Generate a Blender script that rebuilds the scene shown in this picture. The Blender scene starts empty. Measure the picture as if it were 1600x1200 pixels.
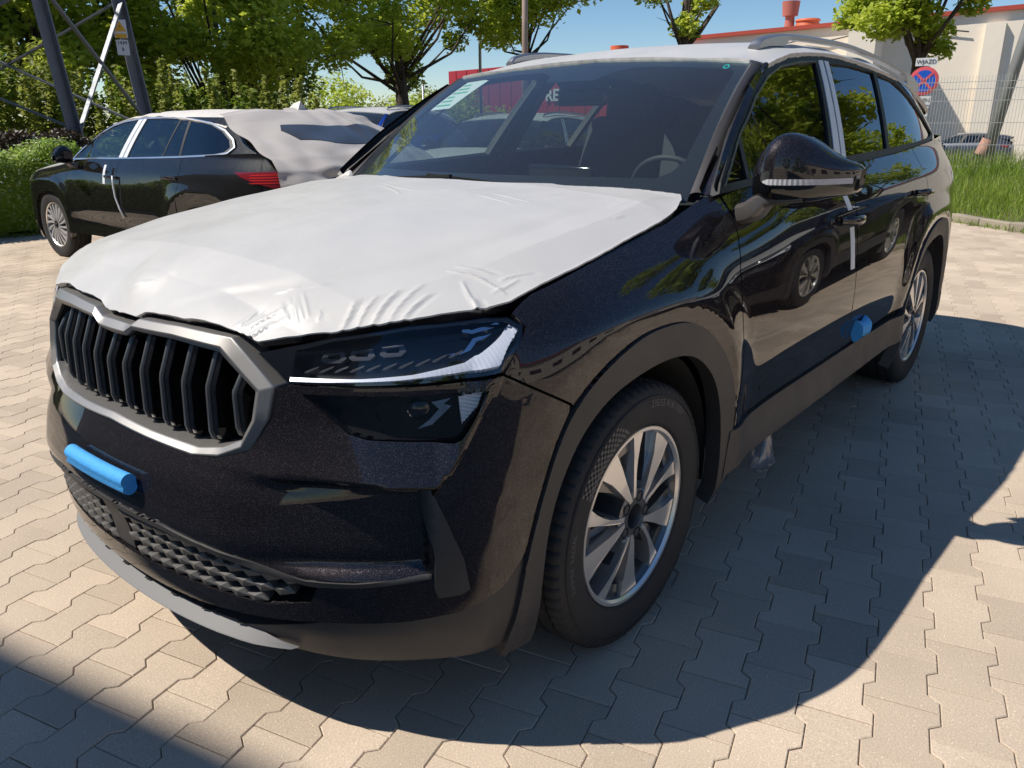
import bpy, math, random
import numpy as np
from mathutils import Vector, Matrix
from mathutils.geometry import delaunay_2d_cdt
random.seed(7); RNG = np.random.default_rng(11)
SC = bpy.context.scene; COL = SC.collection
R = math.radians
# ---------------------------------------------------------------- camera, sky, sun
cam = bpy.data.objects.new('camera', bpy.data.cameras.new('camera')); COL.objects.link(cam)
CP = Vector((1.5866, 1.7861, 1.3049)); yaw, pit, rol = -2.45389, -.321151, -.006935
d = Vector((math.cos(pit)*math.cos(yaw), math.cos(pit)*math.sin(yaw), math.sin(pit)))
r = d.cross(Vector((0, 0, 1))).normalized(); u = r.cross(d)
r, u = math.cos(rol)*r+math.sin(rol)*u, -math.sin(rol)*r+math.cos(rol)*u
cam.matrix_world = Matrix(((r.x, u.x, -d.x, CP.x), (r.y, u.y, -d.y, CP.y), (r.z, u.z, -d.z, CP.z), (0, 0, 0, 1)))
cam.data.sensor_width = 36; cam.data.lens = 36*1218.63/1600; cam.data.clip_start = .05; cam.data.clip_end = 2000
SC.camera = cam
SUNDIR = Vector((.57, -.57, 1.0)).normalized()
W = bpy.data.worlds.new('World'); SC.world = W; W.use_nodes = True
nt = W.node_tree; bg = nt.nodes['Background']; sky = nt.nodes.new('ShaderNodeTexSky'); sky.sky_type = 'NISHITA'; sky.sun_disc = False
sky.sun_elevation = math.asin(SUNDIR.z); sky.sun_rotation = math.atan2(SUNDIR.x, SUNDIR.y)
sky.air_density = 1.0; sky.dust_density = 0; sky.ozone_density = 3.5; sky.altitude = 600
hs = nt.nodes.new('ShaderNodeHueSaturation'); hs.inputs['Saturation'].default_value = 1.15
nt.links.new(sky.outputs[0], hs.inputs['Color']); nt.links.new(hs.outputs[0], bg.inputs[0]); bg.inputs[1].default_value = .10
sl = bpy.data.lights.new('sun', 'SUN'); sl.energy = 4.9; sl.angle = R(.53); sl.color = (1, .94, .85)
sun = bpy.data.objects.new('sun', sl); COL.objects.link(sun); sun.rotation_euler = (-SUNDIR).to_track_quat('-Z', 'Y').to_euler(); sun.location = (8, -8, 14)
SC.view_settings.view_transform = 'Standard'; SC.view_settings.look = 'None'; SC.view_settings.exposure = .2; SC.view_settings.gamma = 1
SC.view_settings.use_curve_mapping = False
SC.render.engine = 'CYCLES'
try: SC.cycles.transparent_max_bounces = 24
except Exception: pass
# ---------------------------------------------------------------- materials
MATS = {}
def mat(name, col, rough=.5, metal=0., coat=0., coatr=.03, spec=.5, noise=0., nscale=20., bump=0., bscale=80., bdist=.002, sheen=0., trans=0.):
    if name in MATS: return MATS[name]
    m = bpy.data.materials.new(name); m.use_nodes = True; n = m.node_tree.nodes; l = m.node_tree.links; b = n['Principled BSDF']
    b.inputs['Base Color'].default_value = (*col, 1); b.inputs['Roughness'].default_value = rough; b.inputs['Metallic'].default_value = metal
    b.inputs['Coat Weight'].default_value = coat; b.inputs['Coat Roughness'].default_value = coatr; b.inputs['Specular IOR Level'].default_value = spec
    if noise or bump:
        tc = n.new('ShaderNodeTexCoord')
    if noise:
        t = n.new('ShaderNodeTexNoise'); t.inputs['Scale'].default_value = nscale; t.inputs['Detail'].default_value = 5; t.inputs['Roughness'].default_value = .62
        l.new(tc.outputs['Object'], t.inputs['Vector'])
        mp = n.new('ShaderNodeMapRange'); mp.inputs[1].default_value = .25; mp.inputs[2].default_value = .75; mp.inputs[3].default_value = 1-noise; mp.inputs[4].default_value = 1+noise
        l.new(t.outputs[0], mp.inputs[0])
        mx = n.new('ShaderNodeVectorMath'); mx.operation = 'SCALE'; mx.inputs[0].default_value = col; l.new(mp.outputs[0], mx.inputs['Scale']); l.new(mx.outputs[0], b.inputs['Base Color'])
        mr = n.new('ShaderNodeMapRange'); mr.inputs[1].default_value = .3; mr.inputs[2].default_value = .7; mr.inputs[3].default_value = max(0, rough-.08); mr.inputs[4].default_value = min(1, rough+.08)
        l.new(t.outputs[0], mr.inputs[0]); l.new(mr.outputs[0], b.inputs['Roughness'])
    if bump:
        t2 = n.new('ShaderNodeTexNoise'); t2.inputs['Scale'].default_value = bscale; t2.inputs['Detail'].default_value = 4; l.new(tc.outputs['Object'], t2.inputs['Vector'])
        bp = n.new('ShaderNodeBump'); bp.inputs['Strength'].default_value = bump; bp.inputs['Distance'].default_value = bdist
        l.new(t2.outputs[0], bp.inputs['Height']); l.new(bp.outputs[0], b.inputs['Normal'])
    MATS[name] = m; return m
def glass(name, tint, ior=1.5, rough=0., dust_haze=0.):
    if name in MATS: return MATS[name]
    m = bpy.data.materials.new(name); m.use_nodes = True; n = m.node_tree.nodes; l = m.node_tree.links; n.clear()
    o = n.new('ShaderNodeOutputMaterial'); mx = n.new('ShaderNodeMixShader'); t = n.new('ShaderNodeBsdfTransparent'); g = n.new('ShaderNodeBsdfGlossy'); f = n.new('ShaderNodeMath')
    t.inputs[0].default_value = (*tint, 1); g.inputs['Roughness'].default_value = rough; g.inputs[0].default_value = (1, 1, 1, 1)
    ge = n.new('ShaderNodeNewGeometry'); dt = n.new('ShaderNodeVectorMath'); dt.operation = 'DOT_PRODUCT'; l.new(ge.outputs['Normal'], dt.inputs[0]); l.new(ge.outputs['Incoming'], dt.inputs[1])
    ab = n.new('ShaderNodeMath'); ab.operation = 'ABSOLUTE'; l.new(dt.outputs['Value'], ab.inputs[0]); om = n.new('ShaderNodeMath'); om.operation = 'SUBTRACT'; om.inputs[0].default_value = 1; om.use_clamp = True; l.new(ab.outputs[0], om.inputs[1])
    pw = n.new('ShaderNodeMath'); pw.operation = 'POWER'; pw.inputs[1].default_value = 5; l.new(om.outputs[0], pw.inputs[0]); F0 = ((ior-1)/(ior+1))**2*1.6
    f.operation = 'MULTIPLY_ADD'; f.inputs[1].default_value = 1-F0; f.inputs[2].default_value = F0; l.new(pw.outputs[0], f.inputs[0])
    l.new(f.outputs[0], mx.inputs[0]); l.new(t.outputs[0], mx.inputs[1]); l.new(g.outputs[0], mx.inputs[2])
    last = mx
    if dust_haze:
        df = n.new('ShaderNodeBsdfDiffuse'); df.inputs[0].default_value = (.5, .56, .68, 1); m2 = n.new('ShaderNodeMixShader')  # dust specks plus a bluish veil painting in the sky's reflected haze
        tc = n.new('ShaderNodeTexCoord'); v = n.new('ShaderNodeTexVoronoi'); v.inputs['Scale'].default_value = 55; l.new(tc.outputs['Object'], v.inputs['Vector'])
        mp = n.new('ShaderNodeMapRange'); mp.inputs[1].default_value = .0; mp.inputs[2].default_value = .075; mp.inputs[3].default_value = .45; mp.inputs[4].default_value = dust_haze
        l.new(v.outputs['Distance'], mp.inputs[0]); l.new(mp.outputs[0], m2.inputs[0]); l.new(mx.outputs[0], m2.inputs[1]); l.new(df.outputs[0], m2.inputs[2]); last = m2
    l.new(last.outputs[0], o.inputs[0]); MATS[name] = m; return m
def paint(name, col, flake=.25, metal=.55):
    m = mat(name, col, rough=.33, metal=metal, coat=1., coatr=.015)
    n = m.node_tree.nodes; l = m.node_tree.links; b = n['Principled BSDF']
    b.inputs['Specular IOR Level'].default_value = 0.; b.inputs['Specular Tint'].default_value = (.08, .08, .08, 1)
    tc = n.new('ShaderNodeTexCoord'); v = n.new('ShaderNodeTexVoronoi'); v.inputs['Scale'].default_value = 2300; l.new(tc.outputs['Object'], v.inputs['Vector'])
    # metallic flakes: each tiny cell tilts its own way
    sub = n.new('ShaderNodeVectorMath'); sub.operation = 'SUBTRACT'; sub.inputs[1].default_value = (.5, .5, .5); l.new(v.outputs['Color'], sub.inputs[0])
    sc = n.new('ShaderNodeVectorMath'); sc.operation = 'SCALE'; sc.inputs['Scale'].default_value = flake; l.new(sub.outputs[0], sc.inputs[0])
    ge = n.new('ShaderNodeNewGeometry'); ad = n.new('ShaderNodeVectorMath'); ad.operation = 'ADD'; l.new(ge.outputs['Normal'], ad.inputs[0]); l.new(sc.outputs[0], ad.inputs[1])
    sp_ = n.new('ShaderNodeSeparateColor'); l.new(v.outputs['Color'], sp_.inputs[0]); gt = n.new('ShaderNodeMath'); gt.operation = 'GREATER_THAN'; gt.inputs[1].default_value = .98; l.new(sp_.outputs[0], gt.inputs[0])
    mc = n.new('ShaderNodeMix'); mc.data_type = 'RGBA'; mc.inputs[6].default_value = (*col, 1); mc.inputs[7].default_value = (.34, .29, .32, 1); l.new(gt.outputs[0], mc.inputs[0]); l.new(mc.outputs[2], b.inputs['Base Color'])
    no = n.new('ShaderNodeVectorMath'); no.operation = 'NORMALIZE'; l.new(ad.outputs[0], no.inputs[0]); l.new(no.outputs[0], b.inputs['Normal'])
    l.new(ge.outputs['Normal'], b.inputs['Coat Normal'])
    return m
M_PAINT = paint('black_pearl_paint', (.019, .0165, .0185), flake=.40, metal=.55)
M_FILM = mat('white_film', (.525, .515, .50), rough=.36, noise=.025, nscale=5, bump=.20, bscale=26, bdist=.0016)
M_FRAME = mat('matt_grey_trim', (.30, .29, .28), rough=.42, metal=.7, bump=.1, bscale=700, bdist=.0004)
M_GLOSS = mat('gloss_black', (.006, .006, .007), rough=.07, coat=.5)
M_CLAD = mat('grained_cladding', (.042, .040, .040), rough=.5, noise=.06, nscale=6, bump=.35, bscale=900, bdist=.0004)
M_RUB = mat('tyre_rubber', (.022, .022, .023), rough=.72, noise=.12, nscale=9, bump=.25, bscale=500, bdist=.0004)
M_LET = mat('tyre_lettering', (.10, .10, .104), rough=.42)
M_SEAL = mat('black_seal', (.012, .012, .012), rough=.5)
M_ALU = mat('machined_alloy', (.88, .86, .83), rough=.30, metal=.85)
M_RIB = mat('dark_satin_rib', (.11, .11, .115), rough=.38, metal=.6)
M_INDI = mat('indicator_lens', (.50, .50, .52), rough=.25, coat=.5)
M_LIP = mat('lip_grey', (.20, .195, .195), rough=.5, bump=.2, bscale=600, bdist=.0004)
M_SCALE = mat('intake_plastic', (.11, .105, .10), rough=.45)
M_ALUD = mat('dark_alloy', (.15, .15, .155), rough=.28, metal=.7, coat=.6)
M_DISC = mat('brake_steel', (.20, .19, .18), rough=.4, metal=1., noise=.1)
M_VOID = mat('black_liner', (.006, .006, .006), rough=.9)
M_SILV = mat('satin_silver', (.42, .42, .43), rough=.35, metal=.85)
M_SILVP = mat('silver_wheel_paint', (.55, .55, .56), rough=.35, metal=.4)
M_CHROME = mat('bright_chrome', (.8, .8, .82), rough=.06, metal=1.)
M_DRL = mat('light_guide', (.93, .95, .98), rough=.3, metal=.1, coat=.6)
M_WS = glass('windscreen_glass', (.70, .80, .78), 1.52, dust_haze=.03)
M_SG = glass('side_glass', (.45, .52, .50), 1.55)
M_SGD = glass('tinted_side_glass', (.05, .055, .055), 1.6)
M_LENS = glass('lamp_lens', (.86, .88, .92), 1.42)
M_FOAM = mat('blue_foam', (.06, .36, .80), rough=.75, noise=.08, nscale=60, bump=.6, bscale=220, bdist=.002)
M_TAPE = mat('white_tape', (.72, .76, .80), rough=.3)
M_INT = mat('dark_trim_plastic', (.03, .031, .033), rough=.62, bump=.2, bscale=300, bdist=.0006)
M_SEAT = mat('seat_fabric', (.085, .085, .09), rough=.85, bump=.3, bscale=200, bdist=.001)
M_PAPER = mat('white_paper', (.8, .82, .8), rough=.6)
M_LAMPBK = mat('lamp_housing', (.012, .012, .014), rough=.22)
M_PILL = mat('satin_pillar_trim', (.075, .068, .064), rough=.33, coat=.2)
# ---------------------------------------------------------------- helpers
def link(o, parent=None):
    COL.objects.link(o)
    if parent is not None: o.parent = parent
    return o
def pyl(a): return a.tolist() if isinstance(a, np.ndarray) else a
def mobj(name, V, F, m, parent=None, smooth=True, normals=None, flat_angle=None):
    me = bpy.data.meshes.new(name); me.from_pydata(pyl(V), [], pyl(F)); me.validate(); me.materials.append(m)
    if smooth: me.polygons.foreach_set('use_smooth', [True]*len(me.polygons))
    if normals is not None and len(me.loops) == len(normals): me.normals_split_custom_set(pyl(normals))
    elif smooth and flat_angle: me.set_sharp_from_angle(angle=R(flat_angle))
    me.update(); o = bpy.data.objects.new(name, me); return link(o, parent)
def thing(name, label, cat, loc=(0, 0, 0), rz=0, group=None):
    o = bpy.data.objects.new(name, None); link(o); o.location = loc; o.rotation_euler = (0, 0, rz); o.empty_display_size = .2
    o['label'] = label; o['category'] = cat
    if group: o['group'] = group
    return o
def tag(o, label, cat, group=None):
    o['label'] = label; o['category'] = cat
    if group: o['group'] = group
    return o
def struct(o): o['kind'] = 'structure'; return o
def dup(o, loc=None, rz=None, label=None, parent=None):
    c = o.copy(); COL.objects.link(c)
    if parent is not None: c.parent = parent
    if loc is not None: c.location = loc
    if rz is not None: c.rotation_euler = (0, 0, rz)
    if label: c['label'] = label
    for k in list(o.children): dup(k, parent=c)
    return c
class MB:
    def __init__(s): s.v = []; s.f = []
    def add(s, V, F):
        b = len(s.v); s.v += [tuple(map(float, p)) for p in V]; s.f += [tuple(i+b for i in f) for f in F]; return s
    def box(s, c, d, rz=0, M=None, bev=0):
        x, y, z = [k/2 for k in d]; P = [(-x, -y, -z), (x, -y, -z), (x, y, -z), (-x, y, -z), (-x, -y, z), (x, -y, z), (x, y, z), (-x, y, z)]
        F = [(0, 3, 2, 1), (4, 5, 6, 7), (0, 1, 5, 4), (1, 2, 6, 5), (2, 3, 7, 6), (3, 0, 4, 7)]
        mt = Matrix.Translation(c) @ (M.to_4x4() if M else Matrix.Rotation(rz, 4, 'Z')); s.add([mt @ Vector(p) for p in P], F); return s
    def tube(s, pts, rad, n=8, cap=True, flat=1.):
        pts = [Vector(p) for p in pts]; rad = rad if hasattr(rad, '__len__') else [rad]*len(pts); V = []; up = None
        for i, p in enumerate(pts):
            t = (pts[min(i+1, len(pts)-1)]-pts[max(i-1, 0)]).normalized()
            if up is None: up = Vector((0, 0, 1)) if abs(t.z) < .9 else Vector((1, 0, 0))
            a = t.cross(up).normalized(); up = a.cross(t).normalized()
            for k in range(n):
                an = 2*math.pi*k/n; V.append(p+a*math.cos(an)*rad[i]+up*math.sin(an)*rad[i]*flat)
        F = [(i*n+k, i*n+(k+1) % n, (i+1)*n+(k+1) % n, (i+1)*n+k) for i in range(len(pts)-1) for k in range(n)]
        if cap: F += [tuple(range(n))[::-1], tuple((len(pts)-1)*n+k for k in range(n))]
        return s.add(V, F)
    def bar(s, a, b, w, h, up=(0, 0, 1)):
        a = Vector(a); b = Vector(b); t = (b-a).normalized(); up = Vector(up)
        if abs(t.dot(up)) > .98: up = Vector((1, 0, 0))
        x = t.cross(up).normalized()*w/2; y = x.cross(t).normalized()*h/2
        V = [a-x-y, a+x-y, a+x+y, a-x+y, b-x-y, b+x-y, b+x+y, b-x+y]
        return s.add(V, [(0, 3, 2, 1), (4, 5, 6, 7), (0, 1, 5, 4), (1, 2, 6, 5), (2, 3, 7, 6), (3, 0, 4, 7)])
    def build(s, name, m, parent=None, smooth=False, ang=None): return mobj(name, s.v, s.f, m, parent, smooth, flat_angle=ang)
def lathe(prof, n, axis='y', c=(0, 0, 0), closed=False):
    # prof: (a, r) a along the axis
    V = []; P = len(prof)
    for k in range(n):
        an = 2*math.pi*k/n; co, si = math.cos(an), math.sin(an)
        for a, rr in prof:
            V.append((c[0]+rr*co, c[1]+a, c[2]+rr*si) if axis == 'y' else (c[0]+rr*co, c[1]+rr*si, c[2]+a))
    F = []
    for k in range(n):
        for i in range(P-1+(1 if closed else 0)):
            j = (i+1) % P; F.append((k*P+i, k*P+j, ((k+1) % n)*P+j, ((k+1) % n)*P+i))
    return V, F
def grid(fn, us, vs, flip=False):
    U, Vv = np.meshgrid(us, vs, indexing='ij'); P = fn(U.ravel(), Vv.ravel()); n, m = len(us), len(vs)
    F = [(i*m+j, (i+1)*m+j, (i+1)*m+j+1, i*m+j+1) for i in range(n-1) for j in range(m-1)]
    if flip: F = [f[::-1] for f in F]
    return P, F
def dens(poly, step):
    out = []; n = len(poly)
    for i in range(n):
        a = np.array(poly[i], float); b = np.array(poly[(i+1) % n], float); k = max(1, int(np.ceil(np.linalg.norm(b-a)/step)))
        for j in range(k): out.append(a+(b-a)*j/k)
    return np.array(out)
def smoothline(P, n=6): return [tuple(p) for p in catmull(P, n)]
def inpoly(pts, poly):
    x, y = pts[:, 0], pts[:, 1]; ins = np.zeros(len(pts), bool); n = len(poly)
    for i in range(n):
        x0, y0 = poly[i]; x1, y1 = poly[(i+1) % n]
        if y0 == y1: continue
        c = ((y0 > y) != (y1 > y)) & (x < (x1-x0)*(y-y0)/(y1-y0)+x0); ins ^= c
    return ins
def region(name, poly, surf, m, parent=None, off=0., depth=.012, step=.02, holes=(), sgn=1, smooth_edge=True, fstep=None, orient=None, edge_drop=.0009, vfun=None):
    if surf is SGS: orient = (0, 1, 0)
    """A panel of the surface surf(u,v)->xyz cut out by a polygon (holes allowed), with a return flange all round."""
    loops = [dens(p, fstep or step*.7) for p in (poly, *holes)]
    A = np.vstack(loops); E = []; b = 0
    for L in loops:
        k = len(L); E += [(b+i, b+(i+1) % k) for i in range(k)]; b += k
    nb = len(A); mn = loops[0].min(0); mx = loops[0].max(0)
    gx = np.arange(mn[0]+step/2, mx[0], step); gy = np.arange(mn[1]+step/2, mx[1], step*.87)
    G = np.array([(x+(step/2 if j % 2 else 0), y) for j, y in enumerate(gy) for x in gx]).reshape(-1, 2)
    if len(G):
        ok = inpoly(G, loops[0])
        for h in loops[1:]: ok &= ~inpoly(G, h)
        G = G[ok]
    if len(G):
        keep = np.ones(len(G), bool)
        for s0 in range(0, len(G), 4000):
            dd = ((G[s0:s0+4000, None, :]-A[None])**2).sum(-1).min(1); keep[s0:s0+4000] = dd > (step*.5)**2
        G = G[keep]
    Q = np.vstack([A, G]) if len(G) else A
    r_ = delaunay_2d_cdt([Vector(p) for p in Q.tolist()], E, [], 0, 1e-7)
    V2 = np.array([(p.x, p.y) for p in r_[0]]); T = np.array([f for f in r_[2]], int)
    if not len(T): print('EMPTY', name, poly[:3]); return link(bpy.data.objects.new(name, bpy.data.meshes.new(name)), parent)
    C = V2[T].mean(1); ok = inpoly(C, loops[0])
    for h in loops[1:]: ok &= ~inpoly(C, h)
    T = T[ok]
    h = .0015; uu, vv = V2[:, 0], V2[:, 1]
    P = surf(uu, vv); du = surf(uu+h, vv)-surf(uu-h, vv); dv = surf(uu, vv+h)-surf(uu, vv-h)
    N = np.cross(du, dv); N /= np.linalg.norm(N, axis=1, keepdims=True)+1e-12
    if orient is not None:
        if (N@np.array(orient)).mean() < 0: N = -N
    P = P+N*off
    if vfun is not None: P, N = vfun(P, N, V2)
    # triangle winding to follow N
    a, b_, c = P[T[:, 0]], P[T[:, 1]], P[T[:, 2]]; fn = np.cross(b_-a, c-a); fl = (fn*N[T].mean(1)).sum(1) < 0; T[fl] = T[fl][:, ::-1]
    ed = {}
    for t in T.tolist():
        for i in range(3):
            e = (t[i], t[(i+1) % 3]); ed[e] = 1
    bnd = [e for e in ed if (e[1], e[0]) not in ed]
    bv = sorted({i for e in bnd for i in e}); idx = {v: k for k, v in enumerate(bv)}
    V = P.copy()
    nrm = N[T.ravel()]
    F = T.tolist()
    if edge_drop:
        V[bv] -= N[bv]*edge_drop
    if depth:
        base = len(V); top = V[bv]; bot = P[bv]-N[bv]*depth
        V = np.vstack([V, top, bot]); k = len(bv); FF = []; fn2 = []
        for (i, j) in bnd:
            i_, j_ = idx[i], idx[j]; f = (base+j_, base+i_, base+k+i_, base+k+j_); FF.append(f)
            n_ = np.cross(V[f[1]]-V[f[0]], V[f[2]]-V[f[1]]); n_ /= np.linalg.norm(n_)+1e-12; fn2 += [n_]*4
        F = F+FF; nrm = np.vstack([nrm, fn2])
    if sgn < 0:
        V = V*np.array([1, -1, 1]); nrm = nrm*np.array([1, -1, 1])
        FN = []; NN = []; p = 0
        for f in F:
            k = len(f); FN.append(list(f)[::-1]); NN.append(nrm[p:p+k][::-1]); p += k
        F = FN; nrm = np.vstack(NN)
    me = bpy.data.meshes.new(name); me.from_pydata(V.tolist(), [], F); me.materials.append(m)
    me.polygons.foreach_set('use_smooth', [True]*len(me.polygons)); me.normals_split_custom_set(nrm.tolist()); me.update()
    return link(bpy.data.objects.new(name, me), parent)
def tps(P, Z, lam=0.):
    P = np.array(P, float); Z = np.array(Z, float); n = len(P)
    def K(A, B):
        r2 = ((A[:, None]-B[None])**2).sum(-1); return np.where(r2 > 1e-12, r2*np.log(r2+1e-300), 0)
    M = np.zeros((n+3, n+3)); M[:n, :n] = K(P, P)+lam*np.eye(n); M[:n, n] = 1; M[:n, n+1:] = P; M[n:, :n] = M[:n, n:].T
    w = np.linalg.solve(M, np.r_[Z, 0, 0, 0])
    def f(x, y):
        Q = np.c_[np.ravel(x), np.ravel(y)]; out = np.empty(len(Q))
        for s in range(0, len(Q), 20000): out[s:s+20000] = K(Q[s:s+20000], P)@w[:n]+w[n]+Q[s:s+20000]@w[n+1:]
        return out.reshape(np.shape(x))
    return f
# ---- hero car master surface -------------------------------------------------
def catmull(P, n):
    P = np.array(P, float); out = []
    for i in range(len(P)-1):
        p0 = P[max(i-1, 0)]; p1 = P[i]; p2 = P[i+1]; p3 = P[min(i+2, len(P)-1)]
        if i == 0: p0 = 2*p1-p2
        if i == len(P)-2: p3 = 2*p2-p1
        t = np.linspace(0, 1, n, endpoint=False)[:, None]
        out.append(.5*((2*p1)+(-p0+p2)*t+(2*p0-5*p1+4*p2-p3)*t**2+(-p0+3*p1-3*p2+p3)*t**3))
    out.append(P[-1:]); return np.vstack(out)
def blur(a, s, ax, dx):
    k = int(3*s/dx)+1; x = np.arange(-k, k+1)*dx; w = np.exp(-.5*(x/s)**2); w /= w.sum()
    pad = [(0, 0)]*a.ndim; pad[ax] = (k, k); b = np.pad(a, pad, mode='edge')
    return np.apply_along_axis(lambda v: np.convolve(v, w, 'valid'), ax, b)
PLAN = [(.875,-.2),(.885,0),(.875,.2),(.842,.4),(.788,.56),(.72,.68),(.63,.775),(.50,.855),(.34,.90),(.12,.918),(-.4,.93),(-1.2,.937),(-2.0,.938),(-2.7,.935),(-3.15,.915),(-3.45,.86),(-3.64,.77),(-3.75,.62),(-3.80,.35),(-3.82,0),(-3.80,-.35)]
_pl = catmull(PLAN, 40)
_pl = np.c_[blur(_pl[:,0],3,0,1), blur(_pl[:,1],3,0,1)]
_s = np.r_[0, np.cumsum(np.hypot(*np.diff(_pl, axis=0).T))]
_i0 = np.argmin(np.hypot(_pl[:60,0]*0, _pl[:60,1])); _s -= np.interp(0, _pl[:60,1], _s[:60])
_sg = np.arange(-.2, _s[-1], .01); _px = blur(np.interp(_sg,_s,_pl[:,0]),.03,0,.01); _py = blur(np.interp(_sg,_s,_pl[:,1]),.03,0,.01)
def cub(g0, dg, A, x):
    u = np.clip((np.asarray(x,float)-g0)/dg, 1, len(A)-2.001-1e-6); i = u.astype(int); f = u-i; i = np.clip(i,1,len(A)-3)
    a,b,c,d = A[i-1],A[i],A[i+1],A[i+2]
    # uniform cubic B-spline (C2)
    return ((1-f)**3*a+(3*f**3-6*f**2+4)*b+(-3*f**3+3*f**2+3*f+1)*c+f**3*d)/6
def plan(t):
    a=np.abs(t); return cub(-.2,.01,_px,a), np.where(np.asarray(t)<0,-1,1)*(cub(-.2,.01,_py,a)-_y00)
_y00=0.; _y00=float(plan(0.)[1])
def pnorm(t):
    h=.004; x0,y0=plan(np.asarray(t)-h); x1,y1=plan(np.asarray(t)+h); dx,dy=x1-x0,y1-y0; l=np.hypot(dx,dy); return dy/l,-dx/l
TG = np.arange(0, 3.0+3.0, .01); 
_tx,_ty = plan(TG)
def TX(x):   # t of a side station from its x
    m = (TG>.9)&(TG<5.42); return np.interp(-np.asarray(x,float), -_tx[m], TG[m])
def TY(y):   # t of a front station from its y
    m = TG<.75; return np.interp(y, _ty[m], TG[m])
ZK = [.16,.22,.30,.38,.42,.50,.60,.70,.78,.84,.90,.94,.98,1.02,1.06,1.10,1.15,1.20]
# stations: t, outward offset at each z of ZK
ST = [
 (TY(0),   [-.08,-.03, .01, .015, .02, .045, .020,-.045,-.03,-.04,-.05,-.07,-.10,-.14,-.18,-.22,-.26,-.30]),
 (TY(.40), [-.08,-.03, .01, .015, .02, .045, .022,-.030,-.032,-.038,-.055,-.07,-.10,-.14,-.18,-.22,-.26,-.30]),
 (TY(.60), [-.07,-.02, .01, .015, .02, .035, .020,-.012,-.028,-.035,-.055,-.09,-.13,-.18,-.22,-.26,-.30,-.34]),
 (TX(.60), [-.05,-.02, .00, .010, .012,.015, .010, .00, .00,-.00,-.02,-.05,-.10,-.16,-.21,-.26,-.30,-.34]),
 (TX(.40), [-.04,-.02, .00, .005, .005,.005, .005, .00, .00,-.00,-.01,-.03,-.07,-.13,-.19,-.24,-.29,-.33]),
 (TX(.10), [-.04,-.02, .00, .005, .005,.005, .005, .00, .00,-.005,-.012,-.025,-.05,-.10,-.16,-.22,-.27,-.31]),
 (TX(-.35), [-.04,-.02, .00, .000, .000, .000, .002, .004,.002,-.002,-.008,-.016,-.030,-.055,-.095,-.135,-.18,-.22]),
 (TX(-.8), [-.05,-.03,-.005,-.010,-.020,-.018,.004, .008,.004,-.001,-.007,-.013,-.021,-.032,-.050,-.070,-.10,-.13]),
 (TX(-1.6), [-.05,-.03,-.005,-.010,-.020,-.018,.004, .009,.006,.002,-.003,-.008,-.014,-.022,-.037,-.055,-.085,-.115]),
 (TX(-2.2), [-.05,-.03,-.005,-.008,-.012,-.010,.004,.006,.005,.002,-.002,-.005,-.008,-.013,-.026,-.045,-.075,-.105]),
 (TX(-2.8),[-.04,-.02, .00,-.005,-.005,-.005,-.005,-.002, .000, .000, .000, .000,-.002,-.008,-.020,-.04,-.07,-.10]),
 (TX(-3.3),[-.04,-.02, .00, .000,-.005,-.005,-.005,-.005,-.005,-.005,-.005,-.005,-.008,-.015,-.03,-.05,-.08,-.11]),
 (TX(-3.65),[-.06,-.03, .00, .00,.00,.00,.00,.00,-.01,-.02,-.03,-.03,-.03,-.04,-.05,-.07,-.10,-.13]),
 (5.6,     [-.06,-.03, .00, .02,.02,.02,.02,.00,-.01,-.02,-.03,-.03,-.03,-.04,-.05,-.07,-.10,-.13]),
]
DT,DZ = .02,.005
_tg = np.arange(-.3, 5.8, DT); _zg = np.arange(.10, 1.30, DZ)
_rows = np.array([np.interp(_zg, ZK, r) for _,r in ST]); _stt = np.array([s[0] for s in ST])
_D = np.array([np.interp(_tg, _stt, _rows[:,k]) for k in range(len(_zg))]).T
_D = np.where((_tg<0)[:,None], _D[::-1][:0].sum() if 0 else _D, _D)
_D = blur(blur(_D,.06,0,DT),.016,1,DZ)
def arch_r(dx, z):   # squarish wheel-arch distance (metres beyond the lip), dx from axle
    zz = z-.36; a=np.abs(dx)*np.where(np.asarray(dx)<0,1.13,1.); up=np.maximum(zz,0)
    return (a**2.6+up**2.6)**(1/2.6)
def sm(x): x=np.clip(x,0,1); return x*x*(3-2*x)
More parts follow.
